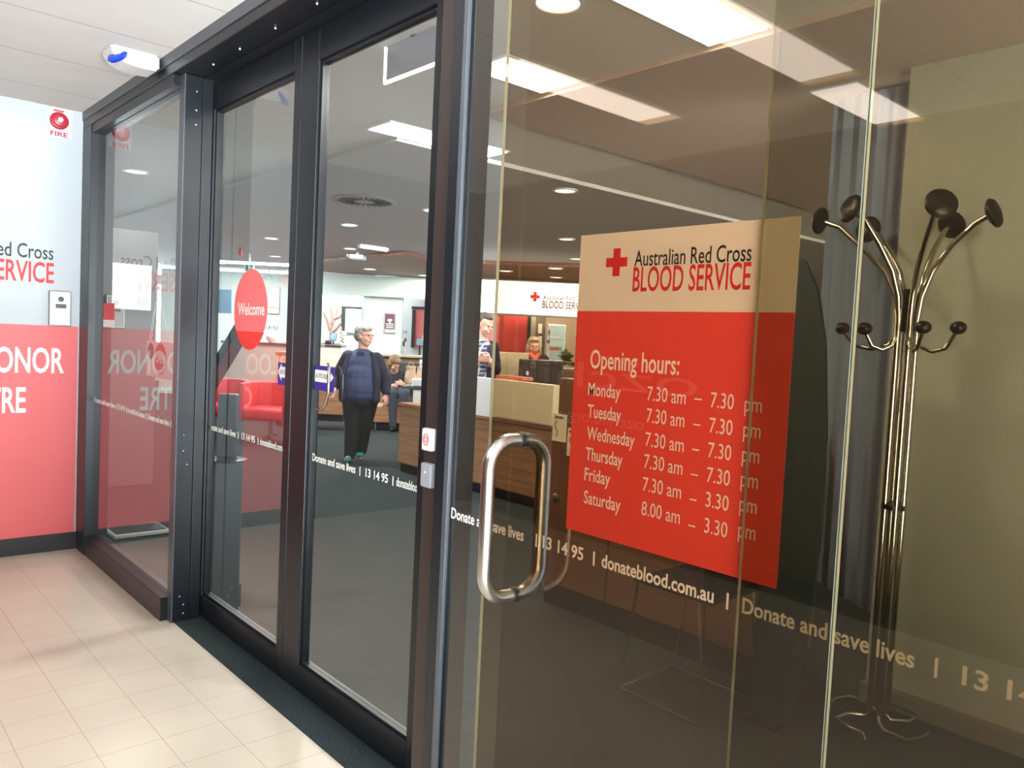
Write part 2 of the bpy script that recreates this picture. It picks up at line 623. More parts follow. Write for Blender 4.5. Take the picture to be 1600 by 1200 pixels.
door3 = thing('door_3', 'bronze frameless glass door with a long steel pull handle', 'glass door', (4.6, -.03, 0), kind='structure')
pane_with_edges('pane', 4.129, 5.092, -.036, -.026, 0.01, 2.81, BRONZE, door3)
door5 = thing('door_5', 'third bronze frameless glass door edge to edge with the first', 'glass door', (5.6, -.03, 0), kind='structure')
pane_with_edges('pane', 5.096, 6.10, -.036, -.026, 0.01, 2.81, BRONZE, door5)
door4 = thing('door_4', 'second bronze frameless glass door overlapping behind the first', 'glass door', (5.4, 0, 0), kind='structure')
pane_with_edges('pane', 4.885, 5.90, -.008, .002, 0.01, 2.81, BRONZE2, door4)


def d_handle(ys, x, z0, z1, r, out):
    pts = []
    sgn = -1 if out < ys else 1
    R = 0.07
    pts.append((x, ys, z1))
    pts.append((x, out - sgn * R, z1))
    for k in range(1, 8):
        a = k / 8 * math.pi / 2
        pts.append((x, out - sgn * R + sgn * R * math.sin(a), z1 - R + R * math.cos(a)))
    pts.append((x, out, z1 - R))
    pts.append((x, out, z0 + R))
    for k in range(1, 8):
        a = k / 8 * math.pi / 2
        pts.append((x, out - sgn * R + sgn * R * math.cos(a), z0 + R - R * math.sin(a)))
    pts.append((x, out - sgn * R, z0))
    pts.append((x, ys, z0))
    return MB().tube(pts, r, 16)


hnd = thing('pull_handle', 'long brushed steel D pull handle on the bronze glass door', 'door handle', (4.252, -.036, 1.04))
finish('outer_grip', d_handle(-.036, 4.252, .848, 1.250, .0175, -.135), STEEL, hnd, True)
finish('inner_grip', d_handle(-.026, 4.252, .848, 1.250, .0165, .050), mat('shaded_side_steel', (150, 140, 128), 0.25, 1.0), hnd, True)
finish('mounting_collar', MB().tube([(4.252, -.042, 1.25), (4.252, -.022, 1.25)], .0195, 16), GASKET, hnd)
finish('mounting_collar', MB().tube([(4.252, -.042, .848), (4.252, -.022, .848)], .0195, 16), GASKET, hnd)

# white exit button and grey box on the portal post
ybx = .005
A, B = on_y(659, 668, ybx), on_y(672, 706, ybx)
bx = thing('exit_button', 'white door release button box above the grey box on the mullion', 'door button', ((A.x + B.x) / 2, .03, B.z))
hs = finish('housing', MB().box(A.x, B.x, ybx, .048, B.z, A.z, .005), WHITEPL, bx)
mx_, mz_ = (A.x + B.x) / 2, (A.z + B.z) / 2
for rr in (.017, .009):
    finish('wave_symbol', MB().tube([(mx_ + rr * .8 * math.cos(a), ybx - .001, mz_ + rr * math.sin(a)) for a in [i * .349 for i in range(18)]], .0016, 6, closed=True), mat('grey_red_print', (170, 90, 90), .5), hs)
A2, B2 = on_y(657, 722, ybx), on_y(671, 764, ybx)
finish('conduit', MB().tube([(mx_, .03, B.z), (mx_, .03, A2.z)], .005, 8), GREYPL, bx)
gb = thing('control_box', 'grey plastic control box under the white button on the mullion', 'control box', ((A2.x + B2.x) / 2, .03, B2.z))
hs = finish('housing', MB().box(A2.x, B2.x, ybx, .048, B2.z, A2.z, .005), GREYPL, gb)
finish('indicator', MB().ball(((A2.x + B2.x) / 2, ybx - .001, (A2.z + B2.z) / 2 + .01), .003, seg=8), WHITEPL, hs)

finish('mounting_plate', MB().box(A2.x, 3.80, .048, .060, B2.z, A.z), FRAME, post2)

# automatic door sensor on the ceiling
sn = thing('door_sensor', 'white wedge door sensor with blue lens at the ceiling over the frame', 'sensor', (1.4, -.12, 2.82))
a0 = Vector((1.44, -.075, 2.82))
prof = [(-.225, 0), (-.225, -.016), (-.208, -.045), (-.17, -.07), (-.09, -.08), (0, -.074), (0, 0)]
mbs = MB().prism(prof, (1.36, -.075, 2.82), (0, 1, 0), (0, 0, 1), (1, 0, 0), .17)
bmesh.ops.bevel(mbs.bm, geom=mbs.bm.edges[:], offset=.012, segments=3, affect='EDGES')
finish('housing', mbs, WHITEPL, sn, True)
Ml = Matrix.Translation((1.50, -.262, 2.775)) @ Matrix.Rotation(math.radians(42), 4, 'X') @ Matrix.Rotation(math.radians(18), 4, 'Y')
finish('lens', MB().lathe([(0, -.014), (.042, -.013), (.052, 0), (.042, .012), (0, .016)], 24, Ml), mat('blue_lens', (24, 60, 190), .15), sn, True)

# ------------------------------------------------------------------ lettering on the glass
ytx = .0074


def row(y, zb, items, name, parent, cap=.030):
    mb = MB()
    for s, xa, xb in items:
        if s == '|':
            xm = (xa + xb) / 2
            mb.box(xm - .0025, xm + .0025, y - .0005, y, zb - .004, zb + cap)
        else:
            text_into(mb, s, (xa, y, zb), X, Z, -Y, xb - xa, cap, 0.02, 0.0004)
    return finish(name, mb, LETWHITE, parent, recalc=False)


def gx(px, py, y=ytx):
    return on_y(px, py, y).x


row(ytx, .979, [('Donate and save lives', 3.928, gx(819, 822)), ('|', gx(837, 832), gx(840, 832)), ('13 14 95', gx(848, 846), gx(912, 855)), ('|', gx(927, 860), gx(930, 860)),
                ('donateblood.com.au', gx(940, 878), gx(1116, 920)), ('|', gx(1136, 925), gx(1139, 925)), ('Donate and save lives', gx(1160, 942), gx(1430, 1016)),
                ('|', gx(1462, 1025), gx(1466, 1025)), ('13 14 95', gx(1504, 1045), gx(1700, 1100))], 'lettering', pane2)
y1 = .1595
row(y1, .972, [('Donate and save lives', gx(326, 665, y1), gx(368, 682, y1)), ('|', gx(371, 683, y1), gx(373, 683, y1)), ('13 14 95', gx(377, 686, y1), gx(398, 692, y1)), ('|', gx(402, 691, y1), gx(404, 691, y1)), ('donateblood.com.au', gx(406, 694, y1), 2.555)], 'lettering', door1)
row(y1, .972, [('Donate and save lives', 2.792, gx(555, 738, y1)), ('|', gx(561, 735, y1), gx(563.5, 735, y1)), ('13 14 95', gx(571, 742, y1), gx(606, 752, y1)), ('|', gx(613, 748, y1), gx(615, 748, y1)), ('donateblood', gx(619, 758, y1), 3.552)], 'lettering', door2)
y2 = -.0125
row(y2, .985, [('Donate and save lives', .215, gx(180, 636, y2)), ('|', gx(181.5, 633, y2), gx(182.5, 633, y2)), ('13 14 95', gx(184, 638, y2), gx(195, 640, y2)), ('|', gx(197, 638, y2), gx(198, 638, y2)), ('donateblood.com.au', gx(199, 642, y2), gx(226, 650, y2)),
                ('|', gx(228, 647, y2), gx(229, 647, y2)), ('Donate and save lives', gx(231, 651, y2), gx(264, 661, y2)), ('|', gx(266.5, 658, y2), gx(267.5, 658, y2)), ('1', gx(271.5, 660, y2), gx(273.5, 660, y2))], 'lettering', pane1)

# ------------------------------------------------------------------ opening hours poster (behind the glass pane, stuck on its front)
yp = .0055
po = thing('opening_hours_poster', 'large red and white poster listing opening hours on the glass', 'poster', (4.63, yp, 1.028))
px0, px1 = on_y(896, 600, yp).x, on_y(1234, 600, yp).x
pz0, pz1, pzm = (on_y(885, 825, yp).z + on_y(1216, 922, yp).z) / 2, (on_y(907, 370, yp).z + on_y(1252, 335, yp).z) / 2, on_y(1070, 487, yp).z
rsh = finish('red_sheet', MB().box(px0, px1, yp, yp + .0015, pz0, pzm), mat('poster_red', (226, 74, 66), .5), po)
wsh = finish('white_sheet', MB().box(px0, px1, yp, yp + .0015, pzm, pz1), mat('poster_white', (232, 230, 224), .5), po)


def cross_into(mb, o, ax, ay, an, s, th=.0006):
    q = s / 3
    poly = [(q, 0), (2 * q, 0), (2 * q, q), (s, q), (s, 2 * q), (2 * q, 2 * q), (2 * q, s), (q, s), (q, 2 * q), (0, 2 * q), (0, q), (q, q)]
    mb.prism(poly, o, ax, ay, an, th)


def ptext(mb, s, l, r, cap, bold=0.0, yy=yp):
    A, B = on_y(l[0], l[1], yy), on_y(r[0], r[1], yy)
    text_into(mb, s, (A.x, yy, (A.z + B.z) / 2), X, Z, -Y, B.x - A.x, cap, bold)


t = MB(); A = on_y(946, 432, yp)
cross_into(t, (A.x, yp, A.z), X, Z, -Y, on_y(980, 410, yp).x - A.x)
finish('red_cross', t, LETRED, wsh)
t = MB(); ptext(t, 'Australian Red Cross', (991, 417), (1174, 406), .034, .008)
finish('name_lettering', t, LETBLACK, wsh, recalc=False)
t = MB(); ptext(t, 'BLOOD SERVICE', (988, 456), (1172, 450.5), .053, .012)
finish('service_lettering', t, LETRED, wsh, recalc=False)
def line_part(name, *a, **k):
    t = MB()
    ptext(t, *a, **k)
    finish(name, t, LETWHITE, rsh, recalc=False)


line_part('heading_line', 'Opening hours:', (922, 577), (1061, 583), .043, .012)
for s, l, r in (('Monday', (919, 616), (969, 624)), ('Tuesday', (918, 651), (970, 659)), ('Wednesday', (917, 686), (991, 698)), ('Thursday', (915, 718), (972, 729)), ('Friday', (913, 750), (953, 758)), ('Saturday', (912, 785), (969, 800))):
    line_part('day_line', s, l, r, .030, .010)
for i, (a, b, c, e) in enumerate([((1011, 626), (1071, 631), '7.30 am', '7.30'), ((1010, 660), (1069, 667), '7.30 am', '7.30'), ((1008, 698), (1068, 705), '7.30 am', '7.30'), ((1006, 732), (1066, 741), '7.30 am', '7.30'), ((1004, 768), (1064, 778), '7.30 am', '3.30'), ((1002, 806), (1062, 817), '8.00 am', '3.30')]):
    line_part('opening_time_line', c, a, b, .031)
    ddx = -2 * i
    yb = [636, 676, 715, 754, 793, 834][i]
    line_part('dash', '\u2013', (1085 + ddx, yb - 4), (1096 + ddx, yb - 3), .032)
    line_part('closing_time_line', e, (1110 + ddx, yb), (1146 + ddx, yb + 4), .031)
    line_part('afternoon_line', 'pm', (1163 + ddx, yb + 6), (1190 + ddx, yb + 9), .031)

# ------------------------------------------------------------------ wall lettering (left wall)
lt = thing('wall_sign', 'red and white donor centre lettering on the left wall', 'wall sign', (0.005, -.6, .9))
t = MB(); text_into(t, 'Australian Red Cross', (0.001, -.935, 1.868), Y, Z, X, .725, .085, .010)
finish('name_lettering', t, LETBLACK, lt, recalc=False)
t = MB(); text_into(t, 'BLOOD SERVICE', (0.001, -.94, 1.722), Y, Z, X, .735, .122, .016)
finish('service_lettering', t, LETRED, lt, recalc=False)
t = MB(); text_into(t, 'BLOOD DONOR', (0.005, -1.07, 1.155), Y, Z, X, .93, .152, .018)
finish('donor_lettering', t, LETWHITE, lt, recalc=False)
t = MB(); text_into(t, 'CENTRE', (0.005, -.80, .905), Y, Z, X, .45, .152, .018)
finish('centre_lettering', t, LETWHITE, lt, recalc=False)
t = MB(); cross_into(t, (0.0005, -1.11, 1.81), Y, Z, X, .13)
finish('red_cross', t, LETRED, lt)

# fire alarm
fa = thing('fire_alarm', 'round red fire alarm siren on a clear plate high on the wall', 'fire alarm', (0, -.19, 2.64))
finish('back_plate', MB().box(0.0, .006, -.262, -.118, 2.635, 2.812, .002), mat('clear_acrylic', (228, 232, 234), .2), fa)
Mx = Matrix.Translation((.006, -.193, 2.735)) @ Matrix.Rotation(math.pi / 2, 4, 'Y')
finish('siren', MB().lathe([(.052, 0), (.053, .012), (.046, .020), (.040, .021), (.035, .038), (.018, .044), (0, .045)], 28, Mx), mat('siren_red', (176, 40, 58), .35), fa, True)
Mx2 = Matrix.Translation((.051, -.193, 2.737)) @ Matrix.Rotation(math.pi / 2, 4, 'Y')
finish('centre_cap', MB().lathe([(.015, -.004), (.015, .003), (.006, .005), (0, .0052)], 16, Mx2), WHITEPL, fa, True)
finish('label_strip', MB().box(.006, .0075, -.225, -.165, 2.793, 2.803), LETRED, fa)
t = MB(); text_into(t, 'FIRE', (.0065, -.240, 2.642), Y, Z, X, .098, .026, .03)
finish('lettering', t, mat('crimson_print', (170, 36, 60), .5), fa, recalc=False)

# intercom
ic = thing('intercom', 'silver door intercom with white face on the wall by the frame', 'intercom', (0.02, -.17, 1.46))
finish('housing', MB().box(0, .045, -.235, -.115, 1.455, 1.672, .004), mat('satin_aluminium', (176, 174, 172), .35, .6), ic)
icf = finish('face_plate', MB().box(.044, .050, -.222, -.127, 1.468, 1.660, .003), WHITEPL, ic)
Mi = Matrix.Translation((.049, -.174, 1.622)) @ Matrix.Rotation(math.pi / 2, 4, 'Y')
finish('camera_eye', MB().lathe([(.017, 0), (.017, .004), (.010, .005), (0, .003)], 20, Mi), BLACKPL, icf, True)
finish('display', MB().box(.049, .052, -.203, -.143, 1.565, 1.592, .001), BLACKPL, icf)

# ------------------------------------------------------------------ decals on the glass
wd = thing('welcome_decal', 'oval red welcome decal stuck on the left sliding door', 'decal', (2.11, .1585, 1.39))
wa, wb_ = on_y(366, 480, .159), on_y(418, 480, .159)
cx, rx = (wa.x + wb_.x) / 2, (wb_.x - wa.x) / 2
cz, rz = (on_y(392, 420, .159).z + on_y(392, 547, .159).z) / 2, (on_y(392, 420, .159).z - on_y(392, 547, .159).z) / 2


def ell(t0, t1, zlo=-9, zhi=9, n=48):
    P = []
    for i in range(n):
        a = 2 * math.pi * i / n
        P.append((cx + rx * math.cos(a), min(max(cz + rz * math.sin(a), zlo), zhi)))
    return P


ELF = mat('decal_pink', (246, 120, 122), .5)
finish('upper_field', MB().prism(ell(0, 0, zlo=1.482), (0, .1590, 0), X, Z, -Y, .0006), ELF, wd)
finish('lower_field', MB().prism(ell(0, 0, zhi=1.482), (0, .1590, 0), X, Z, -Y, .0006), mat('decal_red', (240, 62, 58), .5), wd)
t = MB(); A = on_y(371.5, 491, .158); B = on_y(413, 493, .158)
text_into(t, 'Welcome', (A.x, .1583, (A.z + B.z) / 2), X, Z, -Y, B.x - A.x, .055, .02)
finish('lettering', t, LETWHITE, wd, recalc=False)


def auto_sticker(x0, x1, z0, z1, flip, label):
    o = thing('auto_slide_sticker', label, 'sticker', ((x0 + x1) / 2, .159, z0), 'auto slide stickers')
    finish('blue_field', MB().box(x0, x1, .1588, .1596, z0, z1), mat('sticker_blue', (54, 40, 140), .4), o)
    wdt, ht = x1 - x0, z1 - z0
    pl = [(0, .34), (.66, .34), (.66, .2), (.97, .58), (.66, .97), (.66, .82), (0, .82)]
    if flip:
        pl = [(1 - p[0], p[1]) for p in pl]
    finish('arrow', MB().prism([(x0 + p[0] * wdt, z0 + p[1] * ht) for p in pl], (0, .1588, 0), X, Z, -Y, .0005), LETWHITE, o)
    q = MB()
    text_into(q, 'AUTO SLIDE', (x0 + (.2 if flip else .04) * wdt, .1582, z0 + .5 * ht), X, Z, -Y, wdt * .76, ht * .17, .01)
    finish('lettering', q, LETBLACK, o, recalc=False)
    return o


auto_sticker(2.452, 2.557, 1.258, 1.356, True, 'blue arrow sticker pointing left on the left sliding door')
auto_sticker(2.792, 2.948, 1.262, 1.362, False, 'blue arrow sticker pointing right on the right sliding door')

st = thing('red_sticker', 'small red and white sticker on the sidelight by the wall', 'sticker', (.35, -.0125, 1.45))
A, B = on_y(162, 474, -.0125), on_y(178, 512, -.0125)
finish('red_half', MB().box(A.x, B.x, -.0135, -.0125, B.z + .045, A.z), LETRED, st)
finish('white_half', MB().box(A.x, B.x, -.0135, -.0125, B.z, B.z + .045), LETWHITE, st)
# open sign hanging on chains behind the sidelight
yo = .03
osn = thing('open_sign', 'white open sign with red oval hanging on chains behind the sidelight', 'hanging sign', (1.2, yo, 1.2))
A, B = on_y(229, 532, yo), on_y(269, 595, yo)
finish('board', MB().box(A.x, B.x, yo, yo + .004, B.z, A.z, .001), mat('pale_pink_board', (250, 226, 224), .5), osn)
ox, oz_, orx, orz = (A.x + B.x) / 2 + .02, (A.z + B.z) / 2 + .005, .095, .085
Pe = [(ox + orx * math.cos(i * math.pi / 16), oz_ + orz * math.sin(i * math.pi / 16)) for i in range(32)]
finish('red_oval', MB().prism(Pe, (0, yo, 0), X, Z, -Y, .0006), mat('sign_red', (225, 52, 58), .5), osn)
Pe = [(A.x + .075 + .05 * math.cos(i * math.pi / 12), A.z - .055 + .045 * math.sin(i * math.pi / 12)) for i in range(24)]
finish('dark_oval', MB().prism(Pe, (0, yo, 0), X, Z, -Y, .0006), mat('maroon_print', (128, 44, 58), .5), osn)
t = MB(); text_into(t, 'OPEN', (ox - .075, yo - .0008, oz_ - .02), X, Z, -Y, .15, .04, .02)
finish('lettering', t, LETWHITE, osn, recalc=False)
ch = MB()
top = on_y(247, 450, yo)
for bx_ in (A.x + .06, B.x - .05):
    bot = Vector((bx_, yo, A.z))
    N = 12
    for k in range(N):
        c = top.lerp(bot, (k + .5) / N)
        d = (bot - top).normalized()
        nn = (Vector((d.z, 0, -d.x)) if k % 2 else Vector((0, 1, 0)))
        ch.tube([c + d * (.012 * math.cos(a)) + nn * (.006 * math.sin(a)) for a in [j * math.pi / 4 for j in range(8)]], .0016, 5, closed=True)
ch.ball(top, .012, seg=8)
finish('chain', ch, WHITEPL, osn)

# =================================================================== JUST INSIDE
# low partition with notice board
struct('wall_partition', MB().box(-2.06, -2.0, .02, 1.06, 0, 2.33), mat('grey_partition_paint', (96, 97, 97), .7), 'low grey partition wall behind the sidelight', 'partition')
nb = thing('notice_board', 'white framed notice board of papers on the partition', 'notice board', (-1.99, .8, 1.62))
finish('board_frame', MB().box(-2.0, -1.97, .60, 1.0, 1.61, 2.02, .006), WHITEPL, nb)
pm = MB().box(-1.97, -1.968, .63, .86, 1.66, 1.97)
finish('notice', pm, PAPER, nb)
for z in (1.86, 1.76, 1.66):
    finish('notice', MB().box(-1.97, -1.968, .875, .975, z, z + .085), mat('grey_paper', (212, 208, 206), .6), nb)
sl = thing('floor_scale', 'flat grey floor scale on the carpet behind the sidelight', 'floor scale', (-.2, .38, 0))
finish('body', MB().box(-.35, -.06, .2, .57, 0.005, .035, .008), mat('silver_grey_plastic', (176, 180, 176), .4), sl)
finish('platform', MB().box(-.33, -.08, .22, .55, .035, .042, .002), BLACKPL, sl)

# touch kiosk behind left leaf
kc = pt(352, 706, 9.0)
kc.z = 0
M0 = frame(kc)
kk = thing('touch_kiosk', 'dark slanted touchscreen kiosk behind the left sliding door', 'kiosk', kc)
finish('base_plate', MB().lathe([(.24, 0), (.24, .012), (.2, .02), (.05, .03), (0, .03)], 28, Matrix.Translation(kc)), BLACKPL, kk, True)
finish('column', MB().box(-.09, .13, -.05, .05, .03, .75, .02, M0), mat('kiosk_grey', (62, 72, 76), .4), kk)
Mk = frame(Vector((kc.x, kc.y, 1.19))) @ Matrix.Rotation(math.radians(29), 4, 'Y')
finish('screen_body', MB().box(-.05, .03, -.22, .22, -.5, .55, .015, Mk), mat('kiosk_dark', (38, 46, 52), .35), kk)
finish('display', MB().box(-.058, -.049, -.19, .19, -.42, .5, 0, Mk), mat('kiosk_screen', (120, 200, 220), .3, emit=.7), kk)

# red tub chairs
def tub_chair(c, rz, label):
    M = Matrix.Translation(c) @ Matrix.Rotation(rz, 4, 'Z')
    o = thing('tub_chair', label, 'chair', c, 'red waiting chairs')
    RED = mat('red_upholstery', (196, 40, 46), .6)
    finish('seat', MB().box(-.29, .29, -.28, .26, .30, .46, .05, M, 3), RED, o, True)
    b = MB()
    prof = []
    pts = [(-.30, -.26), (-.33, 0), (-.30, .22), (-.15, .33), (.15, .33), (.30, .22), (.33, 0), (.30, -.26)]
    for (x, y), (x2, y2) in zip(pts, pts[1:]):
        a = Vector((x, y, 0)); c2 = Vector((x2, y2, 0)); d = (c2 - a)
        L = d.length
        ang = math.atan2(d.y, d.x)
        Mm = M @ Matrix.Translation(a) @ Matrix.Rotation(ang, 4, 'Z')
        b.box(-.02, L + .02, -.035, .035, .28, .78, .025, Mm)
    finish('backrest', b, RED, o, True)
    finish('pedestal', MB().tube([M @ Vector((0, 0, .03)), M @ Vector((0, 0, .31))], .03, 12), CHROME, o, True)
    for k in range(4):
        a = k * math.pi / 2 + .6
        finish('leg', MB().tube([M @ Vector((0, 0, .1)), M @ Vector((.2 * math.cos(a), .2 * math.sin(a), .06)), M @ Vector((.29 * math.cos(a), .29 * math.sin(a), .012))], .012, 8), CHROME, o, True)
    return o


tc1 = on_z(422, 690, 0)
tub_chair(tc1, math.radians(40), 'red tub chair on chrome legs seen through the left sliding door')
tc2 = on_z(343, 682, 0)
tub_chair(tc2, math.radians(75), 'red tub chair on chrome legs half hidden by the dark kiosk')

def fpy(px, d):
    """picture height of the floor at depth d"""
    return 600 + F * (-1.5 / d - FWD.z - RGT.z * (px - 800) / F) / DWN.z


# =================================================================== DEEP ROOM
def fb(name, px0, py0, px1, py1, d, th, m, label=None, cat=None, bev=0.0, parent=None, group=None, kind=None):
    o = finish(name, MB().fbox(px0, py0, px1, py1, d, th, bev), m, parent)
    if parent is None:
        tag(o, label, cat, group, kind)
    return o


def fw(mb, px0, px1, d, th, zb=0.0, zt=2.68):
    c = pt((px0 + px1) / 2, 525, d)
    wd_ = (px1 - px0) * d / F
    return mb.box(-wd_ / 2, wd_ / 2, 0, th, zb, zt, 0, frame((c.x, c.y, 0)))


PALEG = mat('pale_green_paint', (186, 202, 198), .7)
# back wall with two treatment bay openings
struct('wall_back', fw(fw(MB(), 250, 500, 17.2, .1), 566, 627, 16.4, .1), PALEG, 'pale green back wall of the waiting area', 'wall')
struct('wall_back.001', fw(MB(), 470, 710, 16.3, .08, 2.26), PALEG, 'pale green wall band over the treatment bays', 'wall')
struct('wall_bay', fw(MB(), 470, 580, 18.6, .1), WHITE, 'bright white rear wall of the left treatment bay', 'wall')
struct('wall_bay.001', fw(MB(), 615, 720, 18.0, .1), WHITE, 'bright white rear wall of the right treatment bay', 'wall')
struct('trim_4', MB().fbox(643, 480, 700, 484, 17.9, .09).fbox(643, 484, 647, 543, 17.9, .09), mat('dark_frame', (36, 34, 34), .4), 'dark frame around the red window in the bay', 'frame')
fb('red_wall_panel', 647, 484, 700, 543, 17.95, .04, mat('bay_red', (236, 130, 128), .6), 'pinkish red panel framed in the right treatment bay', 'wall panel')
fb('linear_lamp', 504, 461, 565, 464.5, 17.0, .1, LAMP, 'long white strip lamp over the left treatment bay', 'lamp')
mu = thing('tree_mural', 'pale mural of brown branches on the left bay wall', 'mural', pt(517, 530, 18.55))
finish('panel', MB().fbox(503, 479, 533, 536, 18.55, .03), mat('mural_pale', (248, 230, 224), .6), mu)
br = MB()
for pth in ([(516, 536), (517, 515), (522, 498), (528, 481)], [(517, 515), (512, 500), (505, 486)], [(519, 505), (519, 490), (516, 480)], [(522, 498), (531, 494), (533, 490)], [(517, 520), (526, 512), (531, 505)]):
    br.tube([pt(x, y, 18.53) for x, y in pth], [.05, .04, .03, .02][:len(pth)], 6)
finish('branches', br, mat('bark_print', (150, 116, 104), .7), mu)
wnd = thing('window_3', 'dark framed pale window in the left bay', 'window', pt(550, 515, 18.5), kind='structure')
finish('window_frame', MB().fbox(533, 480, 539, 520, 18.5, .06).fbox(533, 479, 565, 482.5, 18.5, .06), mat('dark_frame', (36, 34, 34), .4), wnd)
finish('pane', MB().fbox(539, 482.5, 565, 520, 18.52, .03), mat('pale_green_pane', (200, 226, 214), .2), wnd)
wf = thing('wifi_poster', 'maroon framed wifi notice on the pale back wall', 'poster', pt(609, 520, 16.3))
finish('poster_frame', MB().fbox(600, 489, 618, 520.5, 16.36, .03), mat('silver_frame', (150, 148, 150), .4), wf)
finish('print', MB().fbox(601.5, 490.5, 616.5, 514.5, 16.35, .01), mat('maroon_sheet', (84, 56, 74), .6), wf)
wfi = MB()
for r_ in (2.2, 3.6, 5.0):
    wfi.tube([pt(609 + r_ * math.sin(a), 505 - r_ * math.cos(a) - 1, 16.34) for a in [-.8, -.4, 0, .4, .8]], .009, 5)
wfi.ball(pt(609, 504.5, 16.34), .012, seg=8)
for yy in (506.5, 509.5, 512.5):
    wfi.fbox(603, yy - 1, 615, yy, 16.345, .004)
wfi.fbox(602.5, 492, 615.5, 493.6, 16.345, .004)
finish('wifi_symbol', wfi, LETWHITE, wf)
finish('foot_strip', MB().fbox(601.5, 515, 616.5, 519.5, 16.35, .01), PAPER, wf)
t = MB(); c = pt(630, 521, 17.95)
text_into(t, '10', c, U, Z, -V, 6 * 17.95 / F, 4.6 * 17.95 / F, .01)
tag(finish('bay_number', t, LETBLACK, recalc=False), 'black bay number ten on the white bay wall', 'number')

# bay equipment
def monitor(px, py, d, wpx, hpx, col, label, tilt=0, foot=None):
    c = pt(px, py, d)
    o = thing('monitor', label, 'monitor', (c.x, c.y, c.z - hpx * d / F))
    wd_, ht = wpx * d / F, hpx * d / F
    M = frame(c) @ Matrix.Rotation(tilt, 4, 'Y')
    if foot:
        ht2 = (foot - py) * d / F
    cas = finish('casing', MB().box(-wd_ / 2, wd_ / 2, 0, .05, -ht / 2, ht / 2, .008, M), BLACKPL, o)
    finish('screen', MB().box(-wd_ * .44, wd_ * .44, -.006, .001, -ht * .42, ht * .42, 0, M), mat('screen_%d' % col[2], col, .3, emit=.35), cas)
    finish('foot', MB().box(-wd_ * .1, wd_ * .1, .01, .04, -ht2, -ht / 2, 0, frame(c)), BLACKPL, o)
    return o


monitor(521, 526, 16.25, 9, 12, (128, 176, 222), 'small blue lit monitor on the left bay counter', .15, 538)
monitor(656, 534, 15.2, 12, 13, (120, 140, 158), 'tilted grey monitor on the right bay counter', .12, 554.8)


def machine(px, py, d, s, label):
    o = thing('medical_machine', label, 'medical machine', pt(px, py, d), 'bay machines')
    CR = mat('machine_cream', (222, 222, 205), .5)
    k = s
    finish('head_unit', MB().fbox(px - 7 * k, py - 30 * k, px + 7 * k, py - 21 * k, d, .22, .01), CR, o)
    finish('display', MB().fbox(px - 5 * k, py - 28.5 * k, px - 0 * k, py - 24 * k, d - .01, .02), mat('machine_display', (120, 150, 140), .3), o)
    finish('column', MB().fbox(px - 4.5 * k, py - 21 * k, px + 5.5 * k, py, d + .03, .2, .01), CR, o)
    kn = MB()
    for dx, dy in ((-2, -16), (2, -12), (-1, -8), (3, -5)):
        kn.ball(pt(px + dx * k, py + dy * k, d + .02), .018, seg=8)
    finish('knob', kn, mat('machine_grey', (110, 112, 108), .5), o)
    finish('hanger', MB().tube([pt(px, py - 30 * k, d + .1), pt(px, py - 40 * k, d + .1)], .01, 6), STEEL, o)
    return o


machine(534, 538, 16.1, .7, 'cream medical machine with display beside the blue monitor')
machine(667, 554.8, 15.05, 1.02, 'cream medical machine with display in the right bay')
# drip stand
ds = thing('drip_stand', 'slim drip stand beside the bay number', 'drip stand', pt(633, 554.8, 15.1))
finish('pole', MB().tube([pt(633, 554.8, 15.1), pt(633, 528, 15.1)], .015, 8), STEEL, ds)
finish('pump', MB().fbox(629, 533, 632.5, 541, 15.05, .05, .008), BLACKPL, ds)
finish('bag', MB().fbox(631, 528, 635, 534, 15.05, .05, .01), mat('dark_bag', (70, 72, 70), .4), ds)
# black phone & bits on the left bay counter
fb('desk_phone', 507, 531, 516, 538.2, 16.1, .12, BLACKPL, 'black desk phone on the left bay counter', 'phone', .03)
# half-height counter walls
c1 = thing('bay_counter', 'cream fronted counter with dark top under the left bay', 'counter', pt(515, 640, 16))
finish('front_panel', MB().fbox(470, 541, 531, 640, 16.0, .1), mat('counter_cream', (214, 210, 196), .5), c1)
finish('worktop', MB().fbox(468, 538.5, 533, 541.5, 15.95, .5), mat('dark_top', (48, 42, 40), .4), c1)
c2 = thing('bay_counter', 'timber fronted counter with dark ledge behind the seated person', 'counter', pt(640, 640, 15))
finish('front_panel', MB().fbox(560, 558, 700, 650, 15.0, .1), mat('timber_brown', (140, 112, 82), .5), c2)
finish('worktop', MB().fbox(558, 555, 702, 558, 14.9, .4), mat('light_ledge', (190, 174, 150), .4), c2)
finish('cap_rail', MB().fbox(558, 558, 702, 561, 14.95, .1), mat('dark_rail', (58, 44, 38), .4), c2)  # dark brown cap rail below the ledge
# left pinkish counter seen through leaf 1
c3 = thing('service_counter', 'long pale service counter with dark edge behind the red chairs', 'counter', pt(430, 680, 14))
finish('front_panel', MB().fbox(345, 539, 497, 668, 14.0, .12), mat('counter_pinkish', (226, 206, 196), .5), c3)
finish('worktop', MB().fbox(345, 535.5, 497, 539, 13.9, .5), mat('brown_edge', (96, 60, 52), .4), c3)
pc = thing('flower_vase', 'white vase with a dark sprig on the pale counter', 'vase', pt(428, 535, 14))
finish('vase', MB().lathe([(.03, 0), (.09, .06), (.10, .13), (.05, .22), (.03, .25), (.04, .27)], 16, Matrix.Translation(pt(424, 535.5, 14.1))), WHITEPL, pc, True)
sp_ = MB()
for k in range(5):
    q = pt(424, 530, 14.1)
    sp_.tube([q, q + U * (.02 * (k - 2)) + Z * .12, q + U * (.05 * (k - 2)) + Z * (.22 + .02 * (k % 2))], [.006, .005, .012], 5)
finish('sprig', sp_, mat('sprig_grey', (96, 100, 92), .7), pc)
